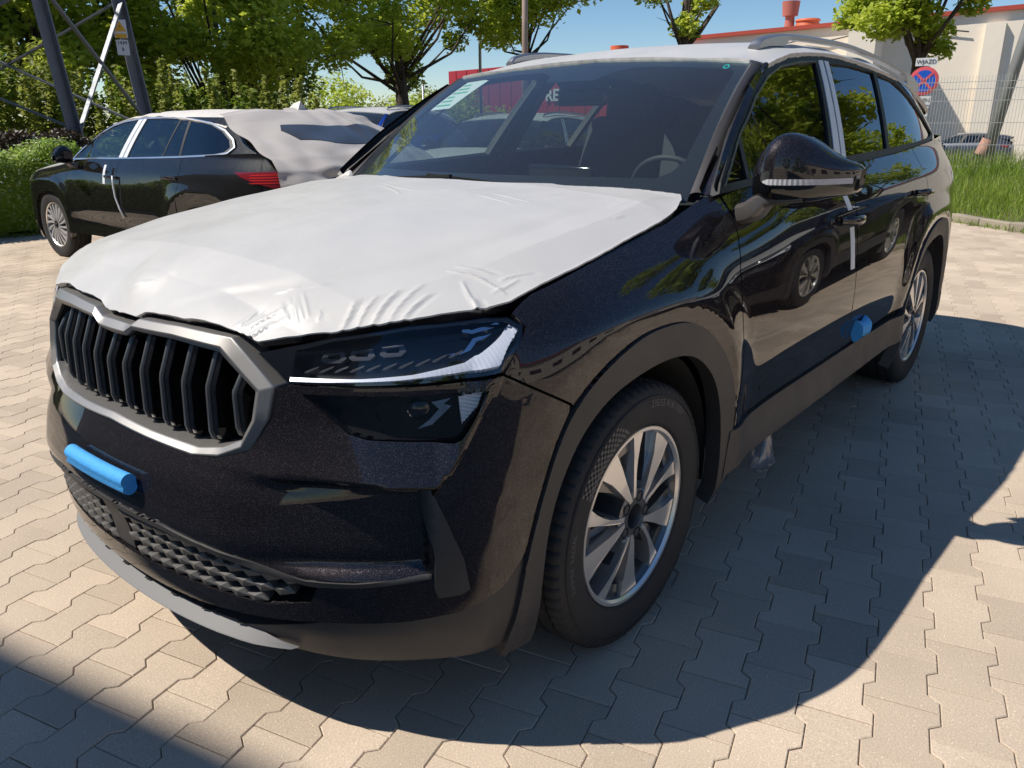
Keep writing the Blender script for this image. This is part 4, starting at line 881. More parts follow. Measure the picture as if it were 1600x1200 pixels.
# ================================================================ paving
def island_mat(name, col, var=.2, rough=.9, spk=0., bump=.5, bscale=180, bdist=.002, nsc=1.2):
    m = bpy.data.materials.new(name); m.use_nodes = True; n = m.node_tree.nodes; l = m.node_tree.links; b = n['Principled BSDF']; b.inputs['Roughness'].default_value = rough
    b.inputs['Specular IOR Level'].default_value = .3
    g = n.new('ShaderNodeNewGeometry'); oi = n.new('ShaderNodeObjectInfo')
    ad = n.new('ShaderNodeMath'); ad.operation = 'ADD'; l.new(g.outputs['Random Per Island'], ad.inputs[0]); l.new(oi.outputs['Random'], ad.inputs[1])
    fr_ = n.new('ShaderNodeMath'); fr_.operation = 'FRACT'; l.new(ad.outputs[0], fr_.inputs[0])
    mr = n.new('ShaderNodeMapRange'); mr.inputs[3].default_value = 1-var; mr.inputs[4].default_value = 1+var; l.new(fr_.outputs[0], mr.inputs[0])
    t = n.new('ShaderNodeTexNoise'); t.inputs['Scale'].default_value = nsc; t.inputs['Detail'].default_value = 6; l.new(g.outputs['Position'], t.inputs['Vector'])
    m2 = n.new('ShaderNodeMapRange'); m2.inputs[1].default_value = .3; m2.inputs[2].default_value = .7; m2.inputs[3].default_value = .80; m2.inputs[4].default_value = 1.12; l.new(t.outputs[0], m2.inputs[0])
    mu = n.new('ShaderNodeMath'); mu.operation = 'MULTIPLY'; l.new(mr.outputs[0], mu.inputs[0]); l.new(m2.outputs[0], mu.inputs[1]); last = mu
    if spk:
        t3 = n.new('ShaderNodeTexNoise'); t3.inputs['Scale'].default_value = 260; t3.inputs['Detail'].default_value = 3; t3.inputs['Roughness'].default_value = .7; l.new(g.outputs['Position'], t3.inputs['Vector'])
        m3 = n.new('ShaderNodeMapRange'); m3.inputs[1].default_value = .30; m3.inputs[2].default_value = .70; m3.inputs[3].default_value = 1-spk; m3.inputs[4].default_value = 1+spk; l.new(t3.outputs[0], m3.inputs[0])
        v = n.new('ShaderNodeTexVoronoi'); v.inputs['Scale'].default_value = 75; l.new(g.outputs['Position'], v.inputs['Vector'])
        m4 = n.new('ShaderNodeMapRange'); m4.inputs[1].default_value = .08; m4.inputs[2].default_value = .16; m4.inputs[3].default_value = 1.45; m4.inputs[4].default_value = 1.; l.new(v.outputs['Distance'], m4.inputs[0])
        a = n.new('ShaderNodeMath'); a.operation = 'MULTIPLY'; l.new(mu.outputs[0], a.inputs[0]); l.new(m3.outputs[0], a.inputs[1])
        b2 = n.new('ShaderNodeMath'); b2.operation = 'MULTIPLY'; l.new(a.outputs[0], b2.inputs[0]); l.new(m4.outputs[0], b2.inputs[1]); last = b2
    sc_ = n.new('ShaderNodeVectorMath'); sc_.operation = 'SCALE'; sc_.inputs[0].default_value = col; l.new(last.outputs[0], sc_.inputs['Scale']); l.new(sc_.outputs[0], b.inputs['Base Color'])
    t2 = n.new('ShaderNodeTexNoise'); t2.inputs['Scale'].default_value = bscale; t2.inputs['Detail'].default_value = 5; l.new(g.outputs['Position'], t2.inputs['Vector'])
    bp = n.new('ShaderNodeBump'); bp.inputs['Strength'].default_value = bump; bp.inputs['Distance'].default_value = bdist; l.new(t2.outputs[0], bp.inputs['Height']); l.new(bp.outputs[0], b.inputs['Normal'])
    return m
M_PAV = island_mat('concrete_paver', (.53, .43, .33), var=.12, spk=.22)
M_SAND = island_mat('joint_sand', (.20, .165, .125), var=0, bump=.6, bscale=300)
M_SOIL = island_mat('soil', (.16, .13, .09), var=0, bump=1, bscale=40, bdist=.02)
M_ASPH = island_mat('far_asphalt', (.16, .155, .15), var=0, bump=.5, bscale=60)
base = mobj('terrain', [(-150, -150, -1.10), (150, -150, -1.10), (150, 150, -1.10), (-150, 150, -1.10)], [(0, 1, 2, 3)], M_ASPH); struct(base)
Vp = [(-11.05, -.86), (-9.45, 1.22), (-1.0, 12.2), (30, 12.2), (30, -9.55), (-9.2, -9.55), (-16.0, -9.0), (-16, -7.3)]
Vp = [(-11.05, -.86), (-2.52, 10.2), (-1, 30), (30, 30), (30, -9.55), (-40, -9.55), (-40, -20), (-20, -12.5)]
lot = mobj('pavement', [(-70, -60, -.014), (70, -60, -.014), (70, 60, -.014), (-70, 60, -.014)], [(0, 1, 2, 3)], M_SAND); struct(lot)
pang = 1.81298; PU = np.array([math.cos(pang), math.sin(pang)]); PV = np.array([-math.sin(pang), math.cos(pang)]); PO = np.array([-.0489, 1.5039])
half = [(.0825, .1), (.0825, .060), (.0575, .040), (.0575, -.040), (.0825, -.060), (.0825, -.1)]
outl = np.array(half+[(-a, b) for a, b in half[::-1]])[::-1]
def inset(P, d_):
    out = []; n = len(P)
    for i in range(n):
        a, b, c = P[i-1], P[i], P[(i+1) % n]; t1 = (b-a)/np.linalg.norm(b-a); t2 = (c-b)/np.linalg.norm(c-b); n1 = np.array([-t1[1], t1[0]]); n2 = np.array([-t2[1], t2[0]]); m = n1+n2; m = m/(m@m)*2
        out.append(b+m*d_)
    return np.array(out)
if sum(outl[i][0]*outl[(i+1) % 12][1]-outl[(i+1) % 12][0]*outl[i][1] for i in range(12)) < 0: outl = outl[::-1]
o0 = inset(outl, .0010); o2 = inset(outl, .0032)
def tow(P): return P[:, :1]*PU+P[:, 1:]*PV
PN = np.vstack([np.c_[tow(o2), np.zeros(12)], np.c_[tow(o0), np.full(12, -.0022)], np.c_[tow(o0), np.full(12, -.012)]])
FN = [tuple(range(12))]+[(i+12, (i+1) % 12+12, (i+1) % 12, i) for i in range(12)]+[(i+24, (i+1) % 12+24, (i+1) % 12+12, i+12) for i in range(12)]
def kerbside(x, y): return (x+11.05)*.81-(y+.86)*.625   # >0 on the lot side of the kerb line
cells = []
cp = np.array([CP.x, CP.y]); fwd = np.array([math.cos(yaw), math.sin(yaw)]); rgt = np.array([fwd[1], -fwd[0]])
for i in range(-80, 75):
    for j in range(-60, 95):
        c = PO-PU*.0825+PU*(i*.14)+PV*((j+.5+(.5 if i % 2 else 0))*.2)
        x, y = c
        if not (-15 < x < 4.2 and -9.8 < y < 7.5): continue
        if kerbside(x, y) < .12: continue
        cells.append((x, y))
cells = np.array(cells)
dv = cells-cp; dep = dv@fwd; lat = dv@rgt
dfull = dep*math.cos(pit)-CP.z*math.sin(pit)*-1*-1
zc_ = dep*math.cos(pit)+(-CP.z)*math.sin(pit); yc_ = -dep*math.sin(pit)+(-CP.z)*math.cos(pit)
sx_ = 800+1218.6*lat/np.maximum(zc_, .01); sy_ = 600-1218.6*yc_/np.maximum(zc_, .01)
vis_ = (zc_ > .1) & (sx_ > -40) & (sx_ < 1640) & (sy_ < 1260)
under = (cells[:, 0] < .80) & (cells[:, 0] > -3.7) & (np.abs(cells[:, 1]) < .80)
behind = (sx_ < 1100) & (sx_ > 250) & (sy_ < 900) | (sx_ > 90) & (sx_ < 900) & (sy_ < 780)
score = np.where(vis_ & ~under & ~behind, 1/np.maximum(zc_, .1), -1)
order = np.argsort(-score); near = order[:300]
prng = np.random.default_rng(3)
P2 = PN.copy(); me = bpy.data.meshes.new('paver'); me.from_pydata(P2.tolist(), [], FN); me.materials.append(M_PAV)
for k in near:
    o = bpy.data.objects.new('paver', me); COL.objects.link(o); o.parent = lot; x, y = cells[k]; o.location = (x, y, prng.normal(0, .0006)); o.rotation_euler = (prng.normal(0, .0025), prng.normal(0, .0025), 0)
rest = np.ones(len(cells), bool); rest[near] = False; cr = cells[rest]
dz = prng.normal(0, .0006, len(cr)); tx_ = prng.normal(0, .0025, len(cr)); ty_ = prng.normal(0, .0025, len(cr))
VV = np.repeat(PN[None], len(cr), 0); VV[:, :, 2] += dz[:, None]+VV[:, :, 0]*ty_[:, None]+VV[:, :, 1]*tx_[:, None]; VV[:, :, 0] += cr[:, :1]; VV[:, :, 1] += cr[:, 1:]
FF = []
for k in range(len(cr)):
    b = k*36; FF += [tuple(i+b for i in f) for f in FN]
o = mobj('paver', VV.reshape(-1, 3), FF, M_PAV, lot, smooth=False); o['kind'] = 'stuff'
# the same paving beyond, as one sheet
M_FARP = island_mat('far_paver', (.51, .41, .315), var=0, spk=.2, nsc=2.5)
# cut the far sheet round the modelled field: four strips
def sheet(name, rects, z, m):
    V = []; F = []
    for x0, y0, x1, y1 in rects: b = len(V); V += [(x0, y0, z), (x1, y0, z), (x1, y1, z), (x0, y1, z)]; F.append((b, b+1, b+2, b+3))
    return mobj(name, V, F, m)
struct(sheet('far_paving', [(-40, -9.9, -15.1, -9.0)][:0]+[(4.3, -60, 70, 60), (-2.5, 7.6, 4.3, 60)], -.004, M_FARP))
struct(sheet('yard', [(-60, -60, 4.3, -9.9)], -.004, M_SOIL))
# lot sheet must not cover the lower road beyond the kerb
lot.data.clear_geometry(); lot.data.from_pydata([(70, 60, -.014), (70, -60, -.014), (-60, -60, -.014), (-60, -20, -.014), (-20.2, -12.8, -.014), (-11.05, -.92, -.014), (30*0-2.2, 10.6, -.014), (30, 52, -.014)], [], [(0, 7, 6, 5, 4, 3, 2, 1)]); lot.data.update()
# ================================================================ kerb, grass bank
KD = np.array([.611, .792]); KN = np.array([-.792, .611]); K0 = np.array([-10.98, -.86])
def kp(a, b): p = K0+KD*a+KN*b; return float(p[0]), float(p[1])
M_KERB = island_mat('kerb_concrete', (.36, .31, .24), var=.12, spk=.15, bscale=60, bdist=.006)
kr = bpy.data.objects.new('kerb', None); link(kr); tag(kr, 'low worn concrete kerb overgrown with weeds at the edge of the grass', 'kerb')
for k in range(-22, 15):
    mb = MB(); x, y = kp(k*.5+.25, .07); mb.box((0, 0, 0), (.49, .13, .20)); o = mb.build('kerb_stone', M_KERB, kr); o.location = (x, y, .0+prng.normal(0, .008)); o.rotation_euler = (prng.normal(0, .02), prng.normal(0, .02), math.atan2(KD[1], KD[0])); b = o.modifiers.new('b', 'BEVEL'); b.width = .015; b.segments = 2
def bank_z(b, a): return .03+.42*sm(np.clip((b-.15)/4.2, 0, 1))+.02*np.sin(a*1.3)-1.5*sm(np.clip((b-5.2)/3, 0, 1))
aa = np.arange(-14, 9, .4); bb = np.array([.13, .3, .6, 1, 1.5, 2, 2.6, 3.2, 3.8, 4.4, 5.2, 6, 7, 8.4])
def bk(u_, v_):
    x = K0[0]+KD[0]*u_+KN[0]*v_; y = K0[1]+KD[1]*u_+KN[1]*v_; return np.stack([x, y, bank_z(v_, u_)], -1)
P, F = grid(bk, aa, bb, flip=False); o = mobj('grass_bank', P, F, M_SOIL); struct(o)
M_GRASS = bpy.data.materials.new('grass_blades'); M_GRASS.use_nodes = True
def leafmat(m, cols, rough=.5, transl=.35):
    n = m.node_tree.nodes; l = m.node_tree.links; n.clear(); o = n.new('ShaderNodeOutputMaterial'); g = n.new('ShaderNodeNewGeometry'); r_ = n.new('ShaderNodeValToRGB')
    el = r_.color_ramp.elements; el[0].color = (*cols[0], 1); el[1].color = (*cols[-1], 1)
    for i, c in enumerate(cols[1:-1]): e = el.new((i+1)/(len(cols)-1)); e.color = (*c, 1)
    t = n.new('ShaderNodeTexNoise'); t.inputs['Scale'].default_value = .55; l.new(g.outputs['Position'], t.inputs['Vector'])
    a = n.new('ShaderNodeMath'); a.operation = 'MULTIPLY_ADD'; a.inputs[1].default_value = .55; l.new(g.outputs['Random Per Island'], a.inputs[0]); l.new(t.outputs[0], a.inputs[2])
    s_ = n.new('ShaderNodeMath'); s_.operation = 'SUBTRACT'; s_.inputs[1].default_value = .27; l.new(a.outputs[0], s_.inputs[0]); l.new(s_.outputs[0], r_.inputs[0])
    p = n.new('ShaderNodeBsdfPrincipled'); p.inputs['Roughness'].default_value = rough; l.new(r_.outputs[0], p.inputs['Base Color'])
    tr = n.new('ShaderNodeBsdfTranslucent'); l.new(r_.outputs[0], tr.inputs[0]); mx = n.new('ShaderNodeMixShader'); mx.inputs[0].default_value = transl
    l.new(p.outputs[0], mx.inputs[1]); l.new(tr.outputs[0], mx.inputs[2]); l.new(mx.outputs[0], o.inputs[0]); return m
leafmat(M_GRASS, [(.12, .20, .02), (.20, .32, .035), (.32, .42, .06), (.48, .45, .18)], transl=.5)
def newleaf(name, cols, transl=.3): return leafmat((lambda m: (setattr(m, 'use_nodes', True), m)[1])(bpy.data.materials.new(name)), cols, transl=transl)
def blades(name, A, B, Z, H, Wd, m, rng, lean=.35):
    n = len(A); an = rng.uniform(0, 2*np.pi, n); ln = rng.normal(0, lean, (n, 2))*H[:, None]
    base = np.c_[A, B, Z]; wx = np.c_[np.cos(an), np.sin(an), 0*an]*Wd[:, None]/2
    mid = base+np.c_[ln*.35, H*.55]; top = base+np.c_[ln, H*.97]
    V = np.stack([base-wx, base+wx, mid+wx*.8, mid-wx*.8, top], 1).reshape(-1, 3)
    b = (np.arange(n)*5)[:, None]; F = np.hstack([b+0, b+1, b+2, b+3]).tolist()+np.hstack([b+3, b+2, b+4]).tolist()
    o = mobj(name, V, F, m, smooth=False); o['kind'] = 'stuff'; return o
g_rng = np.random.default_rng(9)
n_ = 42000; ga = g_rng.uniform(-12, 7, n_); gb = np.abs(g_rng.beta(1.1, 1.5, n_))*4.9+.12
h_ = (.06+.26*np.clip(gb/1.2, 0, 1))*g_rng.uniform(.5, 1.35, n_); x_ = K0[0]+KD[0]*ga+KN[0]*gb; y_ = K0[1]+KD[1]*ga+KN[1]*gb
o = blades('grass', x_, y_, bank_z(gb, ga)-.01, h_, g_rng.uniform(.006, .013, n_), M_GRASS, g_rng)
# weeds in the joints by the kerb
n_ = 1600; ga = g_rng.uniform(-10, 6, n_); gb = -np.abs(g_rng.normal(0, .05, n_))+.0; x_ = K0[0]+KD[0]*ga+KN[0]*gb; y_ = K0[1]+KD[1]*ga+KN[1]*gb
blades('joint_weeds', x_, y_, 0*x_, g_rng.uniform(.02, .09, n_), g_rng.uniform(.006, .012, n_), M_GRASS, g_rng)
# ================================================================ trees, hedges
M_BARK = mat('bark', (.085, .065, .05), rough=.95, noise=.35, nscale=6, bump=1., bscale=22, bdist=.03)
M_LF1 = newleaf('maple_leaves', [(.30, .38, .04), (.44, .53, .06), (.58, .65, .09), (.68, .70, .14)], .6)
M_LF2 = newleaf('dark_leaves', [(.10, .15, .02), (.20, .29, .03), (.34, .42, .05)], .5)
M_LF3 = newleaf('olive_leaves', [(.18, .22, .04), (.32, .36, .07), (.46, .47, .12)], .5)
M_LF4 = newleaf('hedge_leaves', [(.12, .20, .03), (.22, .34, .05), (.36, .48, .10), (.62, .66, .32)], .58)
M_LF5 = newleaf('reddish_leaves', [(.02, .018, .010), (.05, .03, .02), (.06, .06, .02)], .25)
M_FLW = mat('hedge_blossom', (.75, .74, .62), rough=.7)
def leaves_mesh(name, C, size, m, rng, parent=None, kind=None, updir=.75):
    n = len(C); nrm = rng.normal(0, 1, (n, 3)); nrm[:, 2] = np.abs(nrm[:, 2])+updir; nrm /= np.linalg.norm(nrm, axis=1, keepdims=True)
    a = np.cross(nrm, rng.normal(0, 1, (n, 3))); a /= np.linalg.norm(a, axis=1, keepdims=True); b = np.cross(nrm, a)
    s = size*rng.uniform(.55, 1.25, n)[:, None]
    V = np.stack([C-a*s*.55, C-b*s*.30+nrm*s*.07, C+a*s*.55, C+b*s*.30+nrm*s*.07], 1).reshape(-1, 3)
    k = (np.arange(n)*4)[:, None]; F = np.vstack([np.hstack([k, k+1, k+2]), np.hstack([k, k+2, k+3])]).tolist()
    o = mobj(name, V, F, m, parent, smooth=False)
    if kind: o['kind'] = kind
    return o
def tree(loc, h, rad, base, label, m, seed, n=9000, leaf=.2, trunk=.25, group=None, nblob=26, squash=.8, blobr=.30, name='broadleaf_tree', lean=(0, 0), z0=0, bare=0):
    rng = np.random.default_rng(seed); root = thing(name, label, 'tree', (loc[0], loc[1], z0), group=group)
    ch = (h-base)/2; cz = base+ch; bl = []
    for i in range(nblob):
        v = rng.normal(0, 1, 3); v /= np.linalg.norm(v); k = rng.uniform(.35, 1.0)**.6
        r_ = blobr*rad*rng.uniform(.6, 1.25); c = np.array([v[0]*(rad-r_*.6)*k, v[1]*(rad-r_*.6)*k, cz+v[2]*(ch-r_*.5)*k]); bl.append((c, r_))
    pts = []
    wts = np.array([b[1]**2 for b in bl]); wts /= wts.sum()
    for (c, r_), w in zip(bl, wts):
        k = int(n*w); v = rng.normal(0, 1, (k, 3)); v /= np.linalg.norm(v, axis=1, keepdims=True)
        q = rng.uniform(.25, 1, k)**.45
        v = v*q[:, None]*r_*np.array([1, 1, squash]); v[:, 2] -= .12*(v[:, 0]**2+v[:, 1]**2)/r_
        # sprays: pull points towards a few twigs so gaps stay open
        tw = rng.normal(0, 1, (14, 3)); tw /= np.linalg.norm(tw, axis=1, keepdims=True); tw *= r_*np.array([1, 1, squash])*.95
        j = rng.integers(0, 14, k); f = rng.uniform(.0, .75, k)[:, None]; v = v*(1-f)+tw[j]*f*np.linalg.norm(v, axis=1, keepdims=True)/r_*1.15
        pts.append(c+v)
    C = np.vstack(pts); leaves_mesh('crown', C, leaf, m, rng, root)
    mb = MB(); top = np.array([lean[0], lean[1], base+ch*1.1]); px = [(0, 0, -.1), (lean[0]*.1+.03, lean[1]*.1, base*.35), (lean[0]*.4-.05, lean[1]*.4+.04, base*.75), (lean[0]*.7, lean[1]*.7, base+ch*.4), tuple(top)]
    mb.tube(px, [trunk*1.35, trunk, trunk*.9, trunk*.55, trunk*.15], 10)
    for (c, r_) in bl[:18]:
        t = rng.uniform(.35, .8); s_ = np.array(px[2])*(1-t)+np.array(px[3])*t; md = (s_+c)/2+rng.normal(0, .12*rad*.3, 3); md[2] -= .05*rad
        mb.tube([s_, md, c], [trunk*.26, trunk*.15, trunk*.05], 6)
        for _ in range(2):
            e = c+rng.normal(0, 1, 3)*r_*.7; mb.tube([c*.7+md*.3, e], [trunk*.09, trunk*.02], 4)
    for k in range(bare):
        a = rng.uniform(0, 6.28); s_ = np.array([0, 0, base*rng.uniform(.75, 1.2)]); e = s_+np.array([math.cos(a)*rad*.6, math.sin(a)*rad*.6, rad*.8]); mb.tube([s_, (s_+e)/2+np.array([0, 0, -.1]), e], [trunk*.35, trunk*.3, trunk*.2], 6)
    mb.build('trunk', M_BARK, root, True)
    return root
LT = 'tall bright green maple in full leaf behind the dark estate car'
tree((-12.2, -20.6), 12, 4.5, -.6, LT, M_LF1, 1, n=33000, leaf=.23, trunk=.2, nblob=64, blobr=.235)
tree((-7.6, -21.4), 11, 3.6, .8, 'bright green tree filling the gap between the pylon legs', M_LF1, 2, n=26000, leaf=.23, trunk=.2, nblob=54, blobr=.28)
tree((-6.6, -27), 12, 4.5, .5, 'dense darker tree at the far left edge behind the pylon', M_LF2, 3, n=32000, leaf=.27, trunk=.3, nblob=60, blobr=.30)
tree((-1.5, -25), 9, 4.0, .3, 'olive green bushy tree leftmost beyond the hedge', M_LF3, 4, n=30000, leaf=.26, trunk=.3, nblob=56, blobr=.30)
tree((-17.0, -26.5), 11.5, 4.0, .3, 'dark shaded tree just right of the bright maple', M_LF2, 15, n=15000, leaf=.25, trunk=.25, nblob=40, blobr=.28)
tree((-19.1, -20.3), 11.0, 4.6, 1.9, 'spreading tree with a thick dark trunk above the blue car', M_LF1, 5, n=24000, leaf=.23, trunk=.30, nblob=52, blobr=.225)
tree((-24.2, -18.6), 12, 3.4, 3.3, 'smaller tree standing behind the brown pole', M_LF1, 6, n=11000, leaf=.24, trunk=.22, nblob=20, blobr=.30)
tree((-25.5, -12.5), 8.5, 1.9, 3.9, 'thin tree with a dead broken branch rising over the windscreen', M_LF1, 7, n=2600, leaf=.22, trunk=.24, nblob=9, blobr=.33, bare=3)
tree((-17.3, -2.75), 6.6, 1.9, 2.55, 'leafy tree with a dark trunk in front of the beige hall', M_LF1, 8, n=15000, leaf=.15, trunk=.19, nblob=34, blobr=.28, z0=-.3)
for k, (x, y, h, rr) in enumerate([(-21.5, -35, 3.6, 3.2), (-27, -34, 4.2, 3.6), (-33, -33, 3.4, 3.0), (-36, -37, 4.2, 3.6), (-23, -42, 4.5, 3.5), (-40, -36, 4, 3)]):
    tree((x, y), h, rr, .1, ['round distant bush with brownish foliage left of the thick trunk', 'distant green bush seen past the thick trunk', 'low distant shrub right of the thick trunk', 'pale distant bush before the red hall', 'distant bush farthest to the left under the open sky', 'distant bush close to the corner of the red hall'][k], [M_LF3, M_LF1, M_LF1, M_LF3, M_LF1, M_LF1][k], 20+k, n=4000, leaf=.24, trunk=.12, nblob=16, blobr=.38, name='distant_bush')
# row of low dark conifers behind the estate car
for k in range(9):
    t = k/8; x, y = -4.6-5.0*t, -17.2+3.8*t
    rng = np.random.default_rng(50+k); root = thing('juniper_bush', ['leftmost spiky dark conifer bush of the row behind the estate car', 'second spiky conifer bush from the left in that row', 'third spiky conifer bush from the left, right of the nearer pylon leg', 'fourth spiky conifer bush, below the street lamp side of the maple', 'middle spiky conifer bush of the row', 'spiky conifer bush just right of the row middle', 'third spiky conifer bush from the right end', 'second spiky conifer bush from the right end', 'rightmost spiky conifer bush of the row behind the estate car'][k], 'bush', (x, y, 0), group='dark conifer bushes in a row')
    n = 5200; an = rng.uniform(0, 6.28, n); hh = rng.uniform(0, 1, n); sp = rng.integers(0, 26, n); sa = rng.uniform(0, 6.28, 26); sr = rng.uniform(.1, 1.1, 26); sh_ = rng.uniform(.65, 1, 26)
    px = np.cos(sa[sp])*sr[sp]*(.6+.5*hh)+rng.normal(0, .10, n)*(1.2-hh); py = np.sin(sa[sp])*sr[sp]*(.6+.5*hh)+rng.normal(0, .10, n)*(1.2-hh); pz = hh*(2.9-.8*t+.25*math.sin(k*2))*sh_[sp]
    leaves_mesh('crown', np.c_[px, py, pz], .13, M_LF3 if k % 3 else M_LF2, rng, root)
    mb = MB(); [mb.tube([(0, 0, 0), (math.cos(a)*.5, math.sin(a)*.5, 1.2)], [.04, .01], 5) for a in np.linspace(0, 5, 5)]; mb.build('stem', M_BARK, root)
def hedge(name, label, x0, y0, x1, y1, w, h, m, seed, n, leaf, fl=0, cat='hedge'):
    rng = np.random.default_rng(seed); root = thing(name, label, cat, ((x0+x1)/2, (y0+y1)/2, 0)); L = math.hypot(x1-x0, y1-y0); dx, dy = (x1-x0)/L, (y1-y0)/L
    a = rng.uniform(-.5, .5, n)*L; face = rng.uniform(0, 1, n); b = np.where(face < .45, -w/2+rng.exponential(.06, n), np.where(face < .55, w/2-rng.exponential(.06, n), rng.uniform(-w/2, w/2, n)))
    hz = h*(1+.07*np.sin(a*3.1)+.05*np.sin(a*7.7+1)); z = np.where(face < .55, rng.uniform(0, 1, n)*hz, hz-rng.exponential(.07, n)); b = b*(1-.12*(z/h)**2)+.05*np.sin(a*5+z*4); b += rng.normal(0, .03, n); z += rng.normal(0, .03, n)
    C = np.c_[a*dx-b*dy, a*dy+b*dx, np.clip(z, .01, 9)]; leaves_mesh('foliage', C, leaf, m, rng, root)
    if fl:
        k = rng.integers(0, n, fl); kk = k[(z[k] > h*.45)]; leaves_mesh('blossom', C[kk]+rng.normal(0, .02, (len(kk), 3)), leaf*.55, M_FLW, rng, root)
    core = MB().box((0, 0, h*.45), (L*.98, w*.6, h*.8), rz=math.atan2(dy, dx)).build('hedge_core', M_LF2, root)
    return root
hedge('flowering_hedge', 'light green hedge with small pale blossoms at the left behind the car nose', 2.6, -9.75, -3.2, -9.75, .9, 1.02, M_LF4, 61, 26000, .055, 5000)
hedge('berberis_bush', 'dark reddish shrub growing in front of the pylon foot', -1.9, -12.2, -4.2, -11.6, 1.3, 1.15, M_LF5, 62, 9000, .07, 0, 'bush')
hedge('low_juniper', 'mounded olive shrub with a few red blooms at the left edge', 1.2, -12.6, -1.7, -12.3, 1.3, .98, M_LF3, 63, 7000, .08, 0, 'bush')
hedge('ground_shrubs', 'dark low shrub bed right behind the roof of the estate car', -4.4, -12.4, -7.2, -14.2, 1.6, 1.0, M_LF2, 64, 7000, .09, 0, 'bush')
# ================================================================ pylon
M_STEEL = mat('galvanised_steel', (.20, .21, .23), rough=.55, metal=.35, noise=.12, nscale=8)
py = thing('pylon', 'grey steel lattice power pylon behind the flowering hedge at the upper left', 'pylon', (0, 0, 0))
LEGB = [(-4.25, -11.55), (-5.75, -12.15), (-3.9, -16.6), (-1.6, -14.0)]
LEGB = [(-4.18, -11.68), (-5.66, -12.26), (-3.2, -17.2), (-1.1, -15.6)]
AP = np.array([-3.2, -14.2]); HP = 26.
def legp(i, z): b = np.array(LEGB[i]); k = z/HP*.93; p = b+(AP-b)*k; return (p[0], p[1], z)
LEGT = [np.array([-4.02, -11.86]), np.array([-5.48, -12.45])]
def legp(i, z):
    b = np.array([(-4.21, -11.64), (-5.71, -12.22), (-2.7, -16.2), (-.6, -15.2)][i]); sl = np.array([(.066, -.075), (.066, -.07), (-.03, .07), (-.06, .06)][i]); p = b+sl*z; return (float(p[0]), float(p[1]), z)
for i in range(4): 
    m = MB(); a, b = Vector(legp(i, -.1)), Vector(legp(i, 14)); m.bar(a, b, .17, .018).bar(a+Vector((.07, -.07, 0)), b+Vector((.07, -.07, 0)), .018, .17); m.build('leg', M_STEEL, py)
for i, j in ((0, 1), (1, 2), (2, 3), (3, 0)):
    for z0 in (-1.0, 1.25, 3.3, 5.4, 7.6):
        z1 = z0+2.1
        MB().bar(legp(i, max(z0, .05)), legp(j, z1), .075, .03).build('brace', M_STEEL, py); MB().bar(legp(j, max(z0, .05)), legp(i, z1), .075, .03).build('brace', M_STEEL, py)
# face braces towards the camera side, as the photograph shows them
M_YEL = mat('warning_yellow', (.80, .42, .03), rough=.5); M_WHT = mat('sign_white', (.72, .73, .74), rough=.5); M_BLK = mat('sign_black', (.02, .02, .02), rough=.6)
ps = Vector(legp(1, 2.75))+Vector((.22, .10, 0)); nrm_ = (Vector((CP.x, CP.y, ps.z))-ps).normalized(); ux = Vector((0, 0, 1)).cross(nrm_).normalized()
def plate(c, w, h, name, m, parent, dz=0., th=.004, nrm=None):
    n_2 = nrm or nrm_; x = Vector((0, 0, 1)).cross(n_2).normalized(); c = Vector(c)+n_2*dz; z = Vector((0, 0, 1)); a, b = x*w/2, z*h/2
    V = [c-a-b, c+a-b, c+a+b, c-a+b]; V += [v-n_2*th for v in V]; return MB().add(V, [(0, 1, 2, 3), (7, 6, 5, 4), (0, 4, 5, 1), (1, 5, 6, 2), (2, 6, 7, 3), (3, 7, 4, 0)]).build(name, m, parent)
def text(txt, c, size, nrm, m, parent, name='lettering', dz=.004, ext=.001, bold=0., align='CENTER'):
    cu = bpy.data.curves.new('t', 'FONT'); cu.body = txt; cu.size = size; cu.align_x = align; cu.align_y = 'CENTER'; cu.extrude = ext; cu.offset = bold; cu.resolution_u = 3
    o = bpy.data.objects.new('t', cu); COL.objects.link(o); me = bpy.data.meshes.new_from_object(o.evaluated_get(bpy.context.evaluated_depsgraph_get())); bpy.data.objects.remove(o)
    me.materials.clear(); me.materials.append(m); t = bpy.data.objects.new(name, me); link(t, parent); n2 = Vector(nrm).normalized(); x = Vector((0, 0, 1)).cross(n2).normalized(); y = n2.cross(x)
    c = Vector(c)+n2*dz; t.matrix_world = Matrix(((x.x, y.x, n2.x, c.x), (x.y, y.y, n2.y, c.y), (x.z, y.z, n2.z, c.z), (0, 0, 0, 1))); return t
sg = thing('warning_sign', 'white warning plate with yellow triangle fixed to the pylon leg', 'sign', tuple(ps))
def rel(o, root): o.location = Vector(o.location)-root.location; return o
sgm = bpy.data.objects.new('sign_plates', None)
def loc_(v): return Vector(v)-ps
plate((0, 0, .12), .20, .28, 'sign_plate', M_WHT, sg); plate((0, 0, .01), .17, .07, 'yellow_bar', M_YEL, sg, .003)
MB().add([Vector((0, 0, .24))+nrm_*.004, Vector((0, 0, .08))+ux*.09+nrm_*.004, Vector((0, 0, .08))-ux*.09+nrm_*.004], [(0, 2, 1)]).build('yellow_triangle', M_YEL, sg)
plate((0, 0, -.17), .19, .24, 'number_plate', M_WHT, sg)
for dz_, tx in ((-.10, '1434'), (-.20, '8')):
    t = text(tx, (0, 0, 0), .075, nrm_, M_BLK, sg); t.location = Vector((0, 0, dz_))+nrm_*.006
t = text('!', (0, 0, 0), .09, nrm_, M_BLK, sg); t.location = Vector((0, 0, .14))+nrm_*.008
